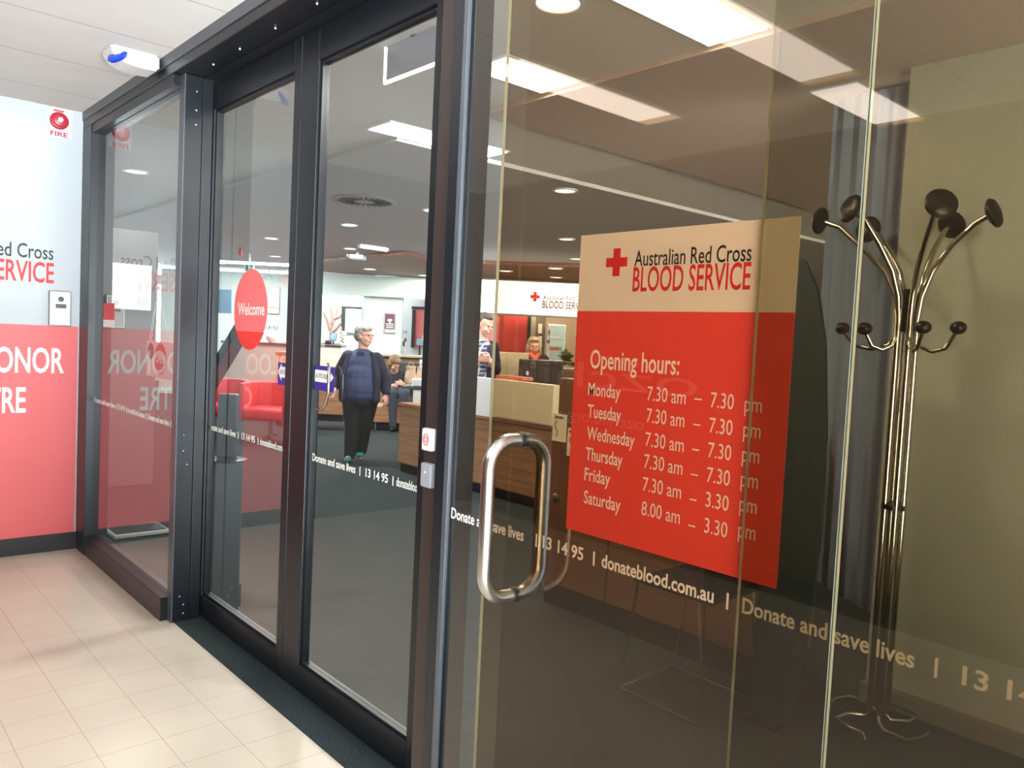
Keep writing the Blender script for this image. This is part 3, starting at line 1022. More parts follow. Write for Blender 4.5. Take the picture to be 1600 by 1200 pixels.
# timber desk with the auto slide sticker in front
td = thing('timber_desk', 'orange timber desk side behind the left sliding door', 'desk', pt(445, 650, 12.5))
finish('side_panel', MB().fbox(430, 553, 470, 640, 12.4, .5), mat('orange_oak', (208, 142, 100), .45), td)
finish('desk_top', MB().fbox(429, 550, 471, 553.5, 12.35, .6), mat('orange_oak_edge', (182, 100, 70), .45), td)
finish('plinth', MB().fbox(432, 640, 470, 664, 12.5, .45), SKIRT, td)
# pictures/poster on the far left wall
pf = thing('wall_pictures', 'small framed picture collage beside the welcome decal', 'picture', pt(428, 492, 16.5))
finish('picture_frame', MB().fbox(417, 448, 437, 492, 16.5, .04), mat('grey_frame', (120, 118, 112), .5), pf)
for i, (a, b, col) in enumerate(((450, 459, (196, 130, 120)), (461, 469, (226, 226, 218)), (470, 480, (226, 196, 176)), (481, 490, (140, 150, 146)))):
    finish('picture', MB().fbox(418.5, a, 435.5, b, 16.48, .02), mat('picture_%d' % i, col, .5), pf)
fb('wall_screen', 330, 452, 361, 489, 15.5, .06, mat('blue_grey_screen', (96, 128, 150), .3, emit=.15), 'blue grey wall screen above the kiosk', 'screen')
# exit sign
ex = thing('exit_sign', 'green running man exit sign hanging from the grey ceiling', 'exit sign', pt(389, 425, 13.5))
finish('panel', MB().fbox(382, 412.5, 396, 424, 13.5, .05, .004), mat('exit_white', (236, 250, 246), .3, emit=.6), ex)
finish('hanging_rod', MB().box(-.008, .008, .01, .03, 0, .25, 0, frame(pt(389, 413, 13.5))), WHITEPL, ex)
eg = MB().fbox(383.2, 414, 388, 422.8, 13.49, .012)
eg.fbox(390, 414, 395, 422.8, 13.49, .012)
finish('green_symbol', eg, mat('exit_green', (40, 140, 110), .4, emit=.3), ex)
aw = MB()
c = pt(392.5, 418.4, 13.48)
s_ = .04
aw.prism([(-.6 * s_, -.25 * s_), (0, -.25 * s_), (0, -.6 * s_), (.7 * s_, 0), (0, .6 * s_), (0, .25 * s_), (-.6 * s_, .25 * s_)], c, U, Z, V, .01)
finish('arrow', aw, LETWHITE, ex)
fb('alarm_box', 372.5, 385, 377, 398, 12.5, .05, LETRED, 'small red alarm box on the grey pillar behind the kiosk', 'alarm box')

# timber ceiling raft
tp = [on_z(*p, 2.735) for p in ((495, 406), (632, 393), (680, 404), (758, 409), (930, 414))] + [on_z(*p, 2.735) for p in ((930, 448), (680, 441), (495, 420))]
solo('timber_raft', MB().prism([(p.x, p.y) for p in tp], (0, 0, 2.695), X, Y, Z, .05), TIMBER, 'brown timber ceiling raft over the reception', 'ceiling raft')

# =================================================================== bench, seated person, stand
def bench_build():
    o = thing('bench_seat', 'timber bench with dark grey cushion and back behind the walking woman', 'bench', pt(600, 668, 12.6))
    d = 12.4
    finish('base', MB().fbox(574, 636, 650, 661, d, .7, .01), WOOD, o)
    finish('base', MB().fbox(486, 604, 535, 648, d - .3, .5, .01), WOOD, o)
    finish('plinth', MB().fbox(574, 661, 648, 671, d + .08, .5).fbox(486, 648, 535, 658, d - .2, .4), SKIRT, o)
    finish('cushion', MB().fbox(600, 622, 652, 636.5, d - .02, .68, .02), mat('cushion_grey', (78, 86, 86), .8), o)
    finish('backrest', MB().fbox(605, 566, 680, 622, d + .58, .12, .03), mat('back_grey', (66, 72, 72), .8), o)
    finish('leg', MB().fbox(585, 661, 587.5, 672, d - .01, .06), STEEL, o)
    return o


bench_build()

ds2 = thing('display_stand', 'tall dark display stand with a pale poster and timber edge', 'display stand', on_z(652, 724, 0))
dsd = 9.3
finish('body', MB().fbox(642, 604, 700, 727, dsd, .5, .006), mat('stand_dark', (38, 44, 44), .5), ds2)
finish('timber_edge', MB().fbox(632.5, 638, 641.5, 722, dsd + .15, .4), WOOD, ds2)
finish('top_shelf', MB().fbox(628, 605, 700, 608.5, dsd - .05, .6), mat('stand_top', (60, 64, 64), .4), ds2)
bp = thing('donor_poster', 'pale poster with red print on the dark display stand', 'poster', pt(655, 668, dsd))
finish('sheet', MB().fbox(644.5, 609.5, 669, 669.5, dsd - .012, .008), mat('poster_pale', (222, 216, 208), .6), bp)
rt = MB()
for i, (a, b) in enumerate(((648, 657), (648, 661), (649, 662), (648, 659))):
    rt.fbox(a, 613.3 + i * 3.2, b, 615.3 + i * 3.2, dsd - .016, .004)
finish('red_print', rt, LETRED, bp)
pi = MB().fbox(664, 625, 669, 645, dsd - .016, .004)
pi.prism([(0, 0), (.06, .12), (.075, .12), (.03, 0)], pt(657, 655, dsd - .016), U, Z, V, .004)
finish('figure_print', pi, mat('print_teal', (70, 110, 120), .6), bp)
finish('foot_print', MB().fbox(646, 663.5, 649, 665.5, dsd - .016, .004).fbox(650.5, 663.5, 654.5, 665.5, dsd - .016, .004), LETBLACK, bp)
bk = thing('white_basket', 'white perforated basket on top of the dark display stand', 'basket', pt(657, 605, dsd))
finish('shell', MB().fbox(643.5, 592, 671, 605, dsd + .02, .3, .008), WHITEPL, bk)
hl = MB()
for i in range(9):
    for j in range(5):
        hl.fbox(645.5 + i * 2.7, 594 + j * 2.1, 646.8 + i * 2.7, 595 + j * 2.1, dsd + .014, .008)
finish('perforations', hl, mat('hole_grey', (120, 132, 138), .6), bk)
fb('notice_sheet', 655, 562, 672, 592, dsd + .30, .01, PAPER, 'white printed notice standing behind the paper bags', 'notice')


def paper_bag(px, py, d, wpx, hpx, label, rot):
    c = pt(px, py, d)
    o = thing('paper_bag', label, 'paper bag', c, 'brown paper bags on the display stand')
    wd_, ht = wpx * d / F, hpx * d / F
    mb = MB()
    n = 14
    rings = []
    for k, (f, z) in enumerate(((.42, 0), (.5, .1), (.52, .35), (.46, .6), (.40, .8), (.44, 1.0))):
        ring = []
        for j in range(n):
            a = 2 * math.pi * j / n
            jit = 1 + random.uniform(-.10, .10)
            ring.append(mb.bm.verts.new(c + U * (wd_ * f * math.cos(a) * jit) + V * (wd_ * .38 * f / .5 * math.sin(a) * jit) + Z * (ht * (z + random.uniform(-.02, .05) * (k > 0)))))
        rings.append(ring)
    for A_, B_ in zip(rings, rings[1:]):
        for j in range(n):
            mb.bm.faces.new((A_[j], A_[(j + 1) % n], B_[(j + 1) % n], B_[j]))
    mb.bm.faces.new(rings[0][::-1])
    mb.bm.faces.new(rings[-1])
    finish('bag_body', mb, mat('kraft_paper', (196, 166, 142), .8), o)
    hp_ = [c + U * (wd_ * .25 * math.cos(a)) + Z * (ht * (.95 + .3 * math.sin(a))) for a in [i * math.pi / 6 for i in range(7)]]
    finish('handle', MB().tube(hp_, .008, 6), mat('kraft_handle', (160, 128, 104), .8), o)
    return o


paper_bag(641, 600, dsd - .02 + .12, 18, 27, 'brown paper bag at the left edge of the display stand', 0)
paper_bag(657, 594, dsd + .2, 15, 20, 'crumpled brown paper bag behind the white basket', 0)

# =================================================================== reception counter (right of the sliding doors)
ct = thing('reception_counter', 'timber plank reception counter with pale upstand panels', 'reception counter', (.1, 3.6, 0))
finish('plank_front', MB().box(-1.6, 1.0, 3.52, 3.60, .10, .74), WOOD, ct)
finish('plinth', MB().box(-1.6, 1.0, 3.56, 3.62, 0, .10), SKIRT, ct)
finish('white_panel', MB().box(-.62, -.025, 3.50, 3.56, .76, 1.13, .003), mat('white_gloss_panel', (238, 240, 242), .2), ct)
finish('cream_panel', MB().box(-.015, .82, 3.48, 3.56, .78, 1.13, .003), mat('cream_panel', (236, 222, 186), .4), ct)
finish('ledge', MB().box(-1.6, 1.0, 3.50, 3.66, .735, .762), mat('oak_ledge', (150, 104, 76), .4), ct)
finish('desk_top', MB().box(-.05, 1.0, 3.56, 4.05, .70, .735), mat('oak_ledge', (150, 104, 76), .4), ct)
finish('orange_ledge', MB().box(-.06, .32, 3.565, 3.70, 1.135, 1.165), mat('orange_top', (208, 120, 84), .4), ct)
mo = thing('computer_monitor', 'back of a dark computer monitor on the reception counter', 'monitor', (.55, 3.9, .735))
moc = finish('casing', MB().fbox(810, 562, 880, 604, 8.0, .06, .012), mat('monitor_brown', (58, 48, 44), .4), mo)
mp = pt(846, 590, 8.04)
finish('stand', MB().box(-.05, .05, -.02, .02, .75, 1.2, 0, frame((mp.x, mp.y, 0))).box(-.12, .12, -.09, .09, .736, .75, 0, frame((mp.x, mp.y, 0))), mat('monitor_brown', (58, 48, 44), .4), mo)
finish('label', MB().fbox(822, 580, 826, 586, 7.993, .006), PAPER, moc)
rgp = MB().tube([pt(832 + 4 * math.cos(a), 571 + 4 * math.sin(a), 7.995) for a in [i * math.pi / 6 for i in range(12)]], .004, 5, closed=True)
finish('maker_emblem', rgp, mat('emblem_grey', (120, 112, 104), .3, .6), moc)
cb = thing('cream_cabinet', 'cream cabinet with a square recess behind the counter', 'cabinet', pt(797, 588, 9.2))
finish('body', MB().fbox(774, 551, 822, 731, 9.25, .25, .005), CREAM, cb)
finish('recess', MB().fbox(790, 565, 805, 584, 9.24, .02), mat('recess_grey', (150, 134, 112), .5), cb)
finish('handle', MB().fbox(795, 558.5, 798, 560, 9.23, .02), WHITEPL, cb)
# reception sign
lb = thing('reception_sign', 'glowing white reception sign with red cross logo', 'lightbox sign', pt(850, 495, 12.0))
finish('lit_panel', MB().fbox(690, 441, 985, 492, 12.0, .15, .004), mat('sign_glow', (250, 253, 255), .4, emit=1.9), lb)
finish('lower_trim', MB().fbox(690, 492, 985, 494.5, 11.98, .2), mat('trim_grey', (150, 146, 140), .4), lb)
t = MB(); c = pt(828.3, 470.5, 11.998)
cross_into(t, c, U, Z, -V, 14.6 * 12 / F, .006)
finish('red_cross', t, LETRED, lb)
for word, wa_, wb2 in (('Australian', 848, 881), ('Red', 884, 897), ('Cross', 900, 918)):
    t = MB(); text_into(t, word, pt(wa_, 467.5 + (wa_ - 848) * .02, 11.96), U, Z, -V, (wb2 - wa_) * 12 / F, 6.4 * 12 / F, .02, .002)
    finish('name_lettering', t, mat('grey_print', (60, 62, 68), .5), lb, recalc=False)
t = MB(); text_into(t, 'BLOOD SERVICE', pt(847, 480.8, 11.96), U, Z, -V, 72 * 12 / F, 11 * 12 / F, .02, .002)
finish('service_lettering', t, mat('plum_print', (130, 44, 64), .5), lb, recalc=False)
# behind reception
struct('wall_reception', fw(MB(), 712, 1240, 15.5, .1), mat('taupe_wall', (150, 132, 108), .6), 'taupe wall behind the reception', 'wall')
fb('red_screen_panel', 780, 494, 821, fpy(800, 12.9), 12.9, .06, mat('screen_red', (230, 84, 76), .5), 'large red screen panel behind the reception counter', 'wall panel')
fb('pink_screen_panel', 740, 494, 776, fpy(758, 13.1), 13.1, .06, mat('screen_pink', (246, 150, 150), .5), 'pink screen panel behind the man', 'wall panel')
fb('red_edge_strip', 776, 492, 783, fpy(779, 12.7), 12.7, .2, mat('edge_strip_red', (176, 70, 56), .5), 'slim red strip standing in for the tinted glass edge beside the man', 'glass edge tint')  # red tint of the glass edge, built as a strip behind
fb('dark_post', 820, 494, 825.5, fpy(823, 12.6), 12.6, .12, mat('post_dark', (50, 44, 42), .5), 'dark post between red panel and cream column', 'post')
fb('cream_column', 825.5, 494, 833, fpy(829, 12.8), 12.8, .2, CREAM, 'cream column behind the receptionist', 'column')
wn4 = thing('window_4', 'grey window with bright lower panes behind the receptionist', 'window', pt(842, 548, 12.9), kind='structure')
finish('pane', MB().fbox(834, 494, 847, 523, 12.9, .04), mat('dim_pane', (112, 104, 94), .2), wn4)
finish('bright_pane', MB().fbox(841, 506, 847, 521, 12.88, .04).fbox(841, 525, 847, 552, 12.88, .04), mat('bright_pane', (250, 244, 220), .3, emit=.5), wn4)
finish('window_frame', MB().fbox(847, 494, 851.5, 560, 12.85, .08).fbox(834, 522, 847, 525, 12.87, .05), mat('frame_taupe', (104, 92, 78), .5), wn4)
fg = thing('drinks_fridge', 'white drinks fridge with lit glass door behind the monitor', 'fridge', pt(867, 590, 12))
finish('cabinet', MB().fbox(853.5, 507, 882, 600, 12.0, .6, .01).fbox(853.5, 598, 882, fpy(868, 12.03), 12.03, .55), mat('fridge_white', (226, 240, 238), .3), fg)
finish('door_glass', MB().fbox(858, 509, 880.5, 590, 11.985, .02), mat('fridge_lit', (176, 204, 202), .2, emit=.35), fg)
finish('shelf', MB().fbox(858, 526, 880.5, 528, 11.97, .02).fbox(858, 547.5, 880.5, 549, 11.97, .02), WHITEPL, fg)
it = MB()
for k in range(6):
    it.fbox(859 + k * 2.2, 541.5, 860.6 + k * 2.2, 547.5, 11.96, .03)
finish('bottles', it, mat('bottle_red', (190, 90, 70), .4), fg)
it = MB().fbox(872, 541.5, 874, 547.5, 11.96, .03).fbox(875, 542, 877, 547.5, 11.96, .03)
finish('cartons', it, mat('carton_green', (100, 160, 90), .4), fg)
Pe = [(.026 * math.cos(i * math.pi / 10) * 1.5, .052 * math.sin(i * math.pi / 10)) for i in range(20)]
finish('round_decal', MB().prism(Pe, pt(861, 519, 11.97), U, Z, V, .008).prism([(p[0] * .6, p[1] * .6) for p in Pe], pt(856.7, 533.5, 11.97), U, Z, V, .008), mat('decal_brownred', (160, 80, 76), .5), fg)

# potted plant
fb('side_cabinet', 862, 577, 905, 741.5, 9.0, .5, WOODD, 'brown side cabinet carrying the potted plant', 'cabinet')
pp = thing('potted_plant', 'olive leafy plant in a small white pot by the monitor', 'plant', pt(885, 580, 9.0))
finish('pot', MB().lathe([(.03, 0), (.045, .09), (.048, .095), (.04, .09)], 16, Matrix.Translation(pt(873, 576.8, 9.1))), WHITEPL, pp, True)
lf = MB()
for k in range(46):
    a = random.uniform(0, 2 * math.pi); e = random.uniform(-.3, 1.3)
    base = pt(884, 566, 9.05)
    d = (U * math.cos(a) + V * math.sin(a)) * math.cos(e) + Z * math.sin(e)
    L = random.uniform(.09, .2)
    sd = d.cross(Z).normalized() * .035
    p0 = base + d * .02; p1 = base + d * L * .6; p2 = base + d * L - Z * .02
    v = [lf.bm.verts.new(q) for q in (p0, p1 + sd, p2, p1 - sd)]
    lf.bm.faces.new(v)
finish('foliage', lf, mat('olive_leaf', (104, 110, 50), .5), pp)
finish('stem', MB().tube([pt(873, 575, 9.0), pt(879, 570, 9.03), pt(884, 562, 9.05)], .008, 6), mat('stem_green', (86, 92, 50), .6), pp)

# brown cabinet behind the poster
bc = thing('brown_cabinet', 'dark brown cabinet with a black plinth behind the poster', 'cabinet', (3.2, 1.95, 0))
finish('body', MB().box(2.52, 3.97, 1.80, 2.15, .13, 1.06, .004), WOODD, bc)
finish('plinth', MB().box(2.50, 3.97, 1.82, 2.14, 0, .13), SKIRT, bc)
finish('upper_box', MB().box(2.52, 3.9, 1.84, 2.14, 1.06, 1.30, .004), mat('brown_box', (104, 76, 54), .5), bc)
finish('divider', MB().box(2.98, 2.99, 1.796, 1.80, .13, 1.06).box(3.6, 3.61, 1.796, 1.80, .13, 1.06), mat('gap_brown', (58, 40, 30), .5), bc)
Mn = Matrix.Translation((2.585, 1.80, .63)) @ Matrix.Rotation(math.pi / 2, 4, 'X')
finish('knob', MB().lathe([(.02, 0), (.022, .012), (.012, .02), (0, .02)], 16, Mn), STEEL, bc, True)
for i, (xa, zt) in enumerate(((2.535, 1.10), (2.655, 1.03))):
    bh = thing('brochure', ('cream brochure with a dark sketch on the brown cabinet', 'cream brochure half behind the poster on the brown cabinet')[i], 'brochure', (xa + .05, 1.79, zt - .15), 'brochures on the brown cabinet')
    finish('sheet', MB().box(xa, xa + .1, 1.788, 1.799, zt - .155, zt), CREAM, bh)
    sk = MB()
    sk.tube([(xa + .03 + .012 * math.sin(q * 1.3), 1.787, zt - .13 + q * .018) for q in range(6)], .003, 5)
    sk.box(xa + .015, xa + .08, 1.785, 1.788, zt - .025, zt - .012)
    finish('print', sk, mat('print_brown', (110, 90, 76), .6), bh)

# chair with wire legs behind the poster
wc = thing('wire_chair', 'black shell chair on thin chrome wire legs below the poster', 'chair', (3.8, 1.5, 0))
sh = MB().box(3.60, 4.0, 1.25, 1.68, .50, .52, .01)
finish('seat', sh, BLACKPL, wc)
finish('backrest', MB().box(3.95, 3.985, 1.25, 1.68, .52, .86, .015), BLACKPL, wc)
for (x0, y0) in ((3.57, 1.27), (3.57, 1.66)):
    finish('leg', MB().tube([(x0 + .05, y0, .50), (x0 - .02, y0, .012), (x0 + .40, y0, .008)], .006, 8), CHROME, wc, True)
    finish('leg', MB().tube([(x0 + .36, y0, .50), (x0 + .42, y0, .012)], .006, 8), CHROME, wc, True)
finish('stretcher', MB().tube([(3.56, 1.27, .02), (3.56, 1.66, .02)], .006, 8), CHROME, wc, True)

# ghosted glass reflections, built as a dark banner and curtain behind poster
bn = thing('rounded_reflection', 'dark teal shape standing in for a rounded reflection behind the poster edge', 'reflection shape', (4.1, 1.56, 0))
P = [(4.02, .02), (4.21, .02), (4.255, .5), (4.27, .82), (4.265, 1.2), (4.235, 1.55), (4.19, 1.75), (4.13, 1.87), (4.05, 1.92), (4.02, 1.91)]
finish('dark_shape', MB().prism(P, (0, 1.55, 0), X, Z, Y, .02), mat('teal_black', (40, 54, 56), .7), bn)
finish('foot', MB().box(4.03, 4.18, 1.48, 1.64, 0, .02, .004), BLACKPL, bn)
cu = thing('slate_reflection', 'tall slate blue sheet standing in for a reflection behind the coat stand', 'screen panel', (4.05, 2.22, 0))  # slate sheet takes the place of a reflection in the glass
fold = MB()
xs = [3.86 + i * .0135 for i in range(28)]
A_ = []; B_ = []
for i, x in enumerate(xs):
    zb = .48 - .30 * max(0, (x - 3.75)) if x > 3.75 else .48
    yy = 2.22 + .012 * math.sin(i * 1.1)
    A_.append((x, yy, zb)); B_.append((x, yy, 2.70))
for dy, flip in ((0, False), (.006, True)):
    va = [fold.bm.verts.new((p[0], p[1] + dy, p[2])) for p in A_]
    vb = [fold.bm.verts.new((p[0], p[1] + dy, p[2])) for p in B_]
    for i in range(len(xs) - 1):
        q = (va[i], va[i + 1], vb[i + 1], vb[i])
        fold.bm.faces.new(q[::-1] if flip else q)
finish('slate_sheet', fold, mat('reflection_slate', (128, 142, 164), .8), cu, True, recalc=False)
finish('rail', MB().tube([(4.0, 2.22, 2.71), (4.228, 2.22, 2.71)], .012, 8), STEEL, cu)

# =================================================================== coat stand
cs = thing('coat_stand', 'chrome coat stand with black knobs before the pale wall', 'coat stand', (4.405, 1.9, 0))
cx0, cy0 = 4.395, 1.9
dys = [0, -.22, .17, -.2, .17, 0]
k5 = [on_y(p[0], p[1], 1.9 + q) for p, q in zip(((1282, 345), (1335, 328), (1352, 357), (1475, 320), (1482, 350), (1552, 333)), dys)]
bases = [(-.035, 0), (-.022, -.03), (-.02, .03), (.022, -.03), (.024, .03), (.038, 0)]
for (kx, (bx0, by0), dy) in zip(k5, bases, dys):
    x0, y0 = cx0 + bx0, cy0 + by0
    tx, tz = kx.x, kx.z
    dx = tx - x0
    pts = [(x0, y0, 0.06), (x0, y0, .9), (x0, y0, 1.66), (x0 + dx * .04, y0 + dy * .04, 1.75), (x0 + dx * .18, y0 + dy * .18, 1.85), (x0 + dx * .45, y0 + dy * .45, 1.95), (x0 + dx * .75, y0 + dy * .75, tz - .035), (tx, y0 + dy, tz)]
    arm = finish('arm', MB().tube(pts, .0115, 12), CHROME, cs, True)
    dirv = Vector((dx * .35, dy * .35, tz - 1.95)).normalized()
    dirv = Vector((dx, dy, .08)).normalized()
    q = dirv.to_track_quat('Z', 'Y').to_matrix().to_4x4()
    finish('knob', MB().lathe([(0, -.018), (.035, -.017), (.056, -.004), (.058, .004), (.048, .016), (.025, .022), (0, .023)], 24, Matrix.Translation((tx, y0 + dy, tz)) @ q), BLACKPL, arm, True)
hk = [on_y(p[0], p[1], 1.9 + q) for p, q in (((1316, 515), 0), ((1356, 516), -.09), ((1447, 514), -.09), ((1497, 514), 0))]
hb = [(-.03, 0), (-.018, -.03), (.02, -.03), (.034, 0)]
for kx, (bx0, by0) in zip(hk, hb):
    x0, y0 = cx0 + bx0, cy0 + by0
    dx = kx.x - x0
    dy = 0 if by0 == 0 else -.09
    pts = [(x0, y0, 1.70), (x0, y0, 1.60), (x0 + dx * .15, y0 + dy * .15, 1.555), (x0 + dx * .45, y0 + dy * .45, 1.535), (x0 + dx * .75, y0 + dy * .75, 1.55), (kx.x, y0 + dy, kx.z)]
    hko = finish('hook', MB().tube(pts, .009, 10), CHROME, cs, True)
    finish('hook_ball', MB().ball((kx.x, y0 + dy, kx.z + .005), .030, .030, .026, 16), BLACKPL, hko, True)
finish('clamp', MB().tube([(cx0, cy0, 1.61), (cx0, cy0, 1.78)], .022, 12), BLACKPL, cs)
finish('band', MB().tube([(cx0, cy0, .895), (cx0, cy0, .915)], .048, 18), BLACKPL, cs)
for s in range(4):
    a = s * math.pi / 2 + .5
    ca, sa = math.cos(a), math.sin(a)
    pts = [(cx0 + .03 * ca, cy0 + .03 * sa, .05)] + [(cx0 + .19 * math.cos(a + u) * (.25 + .75 * min(1, i / 2)), cy0 + .19 * math.sin(a + u) * (.25 + .75 * min(1, i / 2)), .03) for i, u in enumerate((0, .15, .5, .9, 1.2))] + [(cx0 + .19 * math.cos(a + 1.25), cy0 + .19 * math.sin(a + 1.25), .008)]
    finish('foot', MB().tube(pts, .007, 8), CHROME, cs, True)

# =================================================================== CEILING FITTINGS
def troffer(x0, x1, y0, y1, z, power, label, col=(1, .97, .92), lm=None):
    c = ((x0 + x1) / 2, (y0 + y1) / 2, z)
    o = thing('panel_light', label, 'ceiling light', c, 'rectangular ceiling lights')
    tf = finish('lamp_frame', MB().box(x0 - .012, x1 + .012, y0 - .012, y1 + .012, z - .006, z + .03), WHITEPL, o)
    finish('diffuser', MB().box(x0, x1, y0, y1, z - .010, z - .005), lm or LAMP, tf)
    area_lamp('lamp', (c[0], c[1], z - .013), x1 - x0, y1 - y0, power, col, o)
    return o


troffer(1.33, 1.58, 1.24, 2.17, 2.775, 36, 'rectangular ceiling light seen over the right sliding door')
troffer(2.70, 2.95, .97, 1.42, 2.775, 14, 'rectangular ceiling light right of the mullion post')
troffer(3.70, 3.97, .60, 1.43, 2.775, 6, 'largest rectangular ceiling light at the top of the bronze door')
troffer(2.66, 2.90, -2.30, -1.17, 2.815, 6, 'mall ceiling light mirrored beside the mullion', (1, .98, .95), LAMPM)
troffer(3.70, 3.96, -2.25, -.90, 2.815, 6, 'mall ceiling light mirrored in the bronze door', (1, .98, .95), LAMPM)
troffer(3.66, 3.90, -3.15, -2.42, 2.815, 6, 'mall ceiling light mirrored beside the slate reflection shape', (1, .98, .95), LAMPM)
troffer(6.4, 6.65, -2.2, -1.0, 2.815, 6, 'mall ceiling light over the passage behind the viewer', (1, .98, .95), LAMPM)


def downlight(px, py, z, label, power=9, r=.085):
    c = on_z(px, py, z)
    o = thing('downlight', label, 'downlight', c, 'round downlights in the ceiling')
    Mz = Matrix.Translation(c)
    tr_ = finish('trim_ring', MB().lathe([(r + .02, .0), (r + .02, -.008), (r, -.011), (r - .004, -.004), (r - .004, .0)], 28, Mz), WHITEPL, o, True)
    finish('diffuser', MB().lathe([(r, .0), (r, -.006), (0, -.006)], 28, Mz), DLAMP, tr_)
    area_lamp('lamp', (c.x, c.y, c.z - .012), 2 * r, 0, power * 5.5, (1, .95, .87), o, True)
    return o


for px, py, lab, pw in ((883, 297, 'nearest downlight above the red and white poster', 10), (885, 373, 'downlight below the nearest one left of the poster', 12),
                        (545, 351, 'largest downlight in front of the swirl vent', 14), (547, 388, 'downlight left of the slim strip light', 12),
                        (424, 372, 'downlight over the welcome decal', 14), (430, 400, 'smaller downlight just above the welcome decal', 12),
                        (872, 2, 'downlight cut by the top of the picture', 9), (213, 267, 'downlight seen through the narrow sidelight', 6),
                        (345, 411, 'downlight at the left door stile', 12), (676, 328, 'downlight half hidden by the mullion post', 10), (900, 404, 'downlight touching the poster edge', 12)):
    zc = 2.78 if py < 10 or px == 213 else 2.75
    downlight(px, py, zc, lab, pw)
for px, py, lab in ((578, 420, 'downlight at the centre of the timber raft'), (663, 430, 'downlight at the right end of the timber raft by the post'), (868, 419, 'upper downlight in the timber raft over the sign'), (869, 433, 'lower downlight in the timber raft over the sign'), (790, 423, 'downlight in the timber raft above the blank end of the sign')):
    downlight(px, py, 2.694, lab, 12, .11)
# swirl diffuser
dc = on_z(570, 313, 2.75)
sd = thing('swirl_vent', 'round swirl air vent in the grey ceiling', 'air vent', dc)
finish('face_plate', MB().lathe([(.30, .0), (.31, -.006), (.27, -.014), (0, -.016)], 40, Matrix.Translation(dc)), mat('vent_grey', (172, 168, 164), .5), sd)
bl = MB()
for k in range(26):
    a = 2 * math.pi * k / 26
    M = Matrix.Translation(dc + Vector((0, 0, -.017))) @ Matrix.Rotation(a, 4, 'Z')
    bl.box(.10, .25, -.007, .007, -.002, .002, 0, M @ Matrix.Rotation(.25, 4, 'Z'))
finish('slots', bl, mat('vent_slot', (46, 44, 44), .6), sd)
# slim suspended strip light
sl_ = thing('strip_light', 'slim white strip light on the grey ceiling', 'strip light', on_z(583, 387, 2.73))
a, b = on_z(562, 384, 2.73), on_z(604, 390, 2.73)
finish('tube', MB().tube([a, b], .028, 10), LAMP, sl_, True)
finish('end_cap', MB().tube([a - (b - a) * .04, a], .034, 10).tube([b, b + (b - a) * .04], .034, 10), WHITEPL, sl_)
finish('mount', MB().box(-.02, .02, -.02, .02, 0, .03, 0, Matrix.Translation((a + b) / 2)), WHITEPL, sl_)
# projector
pj = thing('projector', 'white ceiling projector in front of the timber raft', 'projector', pt(554, 401, 12.3))
pjb = finish('body', MB().fbox(545, 397, 567, 404, 12.3, .3, .02), WHITEPL, pj)
finish('lens', MB().tube([pt(543, 399, 12.25), pt(543, 399, 12.5)], .024, 10), BLACKPL, pjb)
finish('mount', MB().box(-.02, .02, .1, .14, 0, 2.75 - pt(556, 397, 12.3).z, 0, frame(pt(556, 397, 12.3))), WHITEPL, pj)


# reflection of the mall exit sign, built as an edge lit acrylic blade
def blade(name, label, c0, c1, y, h):
    o = thing(name, label, 'mirrored sign', ((c0 + c1) / 2, y, 2.3))
    z1_, z0_ = h
    finish('acrylic', MB().box(c0, c1, y, y + .006, z0_, z1_), glass_mat('acrylic_blade', (.86, .88, .95), 1.5), o)
    e = MB().box(c0 - .006, c1 + .006, y - .003, y + .009, z1_, z1_ + .012).box(c0 - .006, c1 + .006, y - .003, y + .009, z0_ - .012, z0_)
    e.box(c0 - .008, c0, y - .003, y + .009, z0_, z1_).box(c1, c1 + .008, y - .003, y + .009, z0_, z1_)
    finish('lit_edge', e, mat('lit_edge', (236, 244, 255), .3, emit=2.2), o)
    finish('ceiling_bracket', MB().box((c0 + c1) / 2 - .02, (c0 + c1) / 2 + .02, y - .004, y + .01, z1_ + .012, 2.78), WHITEPL, o)
    return o


A, B = on_y(603, 72, .55), on_y(688, 36, .55)
blade('mirrored_sign', 'glowing edged plate standing in for a mirrored exit sign at the top of the right sliding door', A.x, B.x, .55, ((A.z + B.z) / 2, (on_y(603, 128, .55).z + on_y(688, 92, .55).z) / 2))

# unseen lamps added to brighten the bays and the wall screen area
for bx_, by_, bd_, sx_, pw_ in ((535, 425, 17.6, 1.6, 130), (655, 425, 17.1, 1.2, 120), (395, 425, 15.4, 1.6, 130)):
    q = pt(bx_, by_, bd_)
    q.z = 2.735
    bl_ = thing('panel_light', {535: 'unseen panel light added to brighten the left treatment bay', 655: 'unseen panel light added to brighten the right treatment bay', 395: 'unseen panel light added to brighten the blue wall screen area'}[bx_], 'ceiling light', q)
    finish('diffuser', MB().box(-sx_ / 2, sx_ / 2, -.25, .25, .0, .012, 0, frame(q)), LAMP, bl_)
    area_lamp('lamp', (q.x, q.y, q.z - .004), sx_, .5, pw_, (1, 1, 1), bl_)
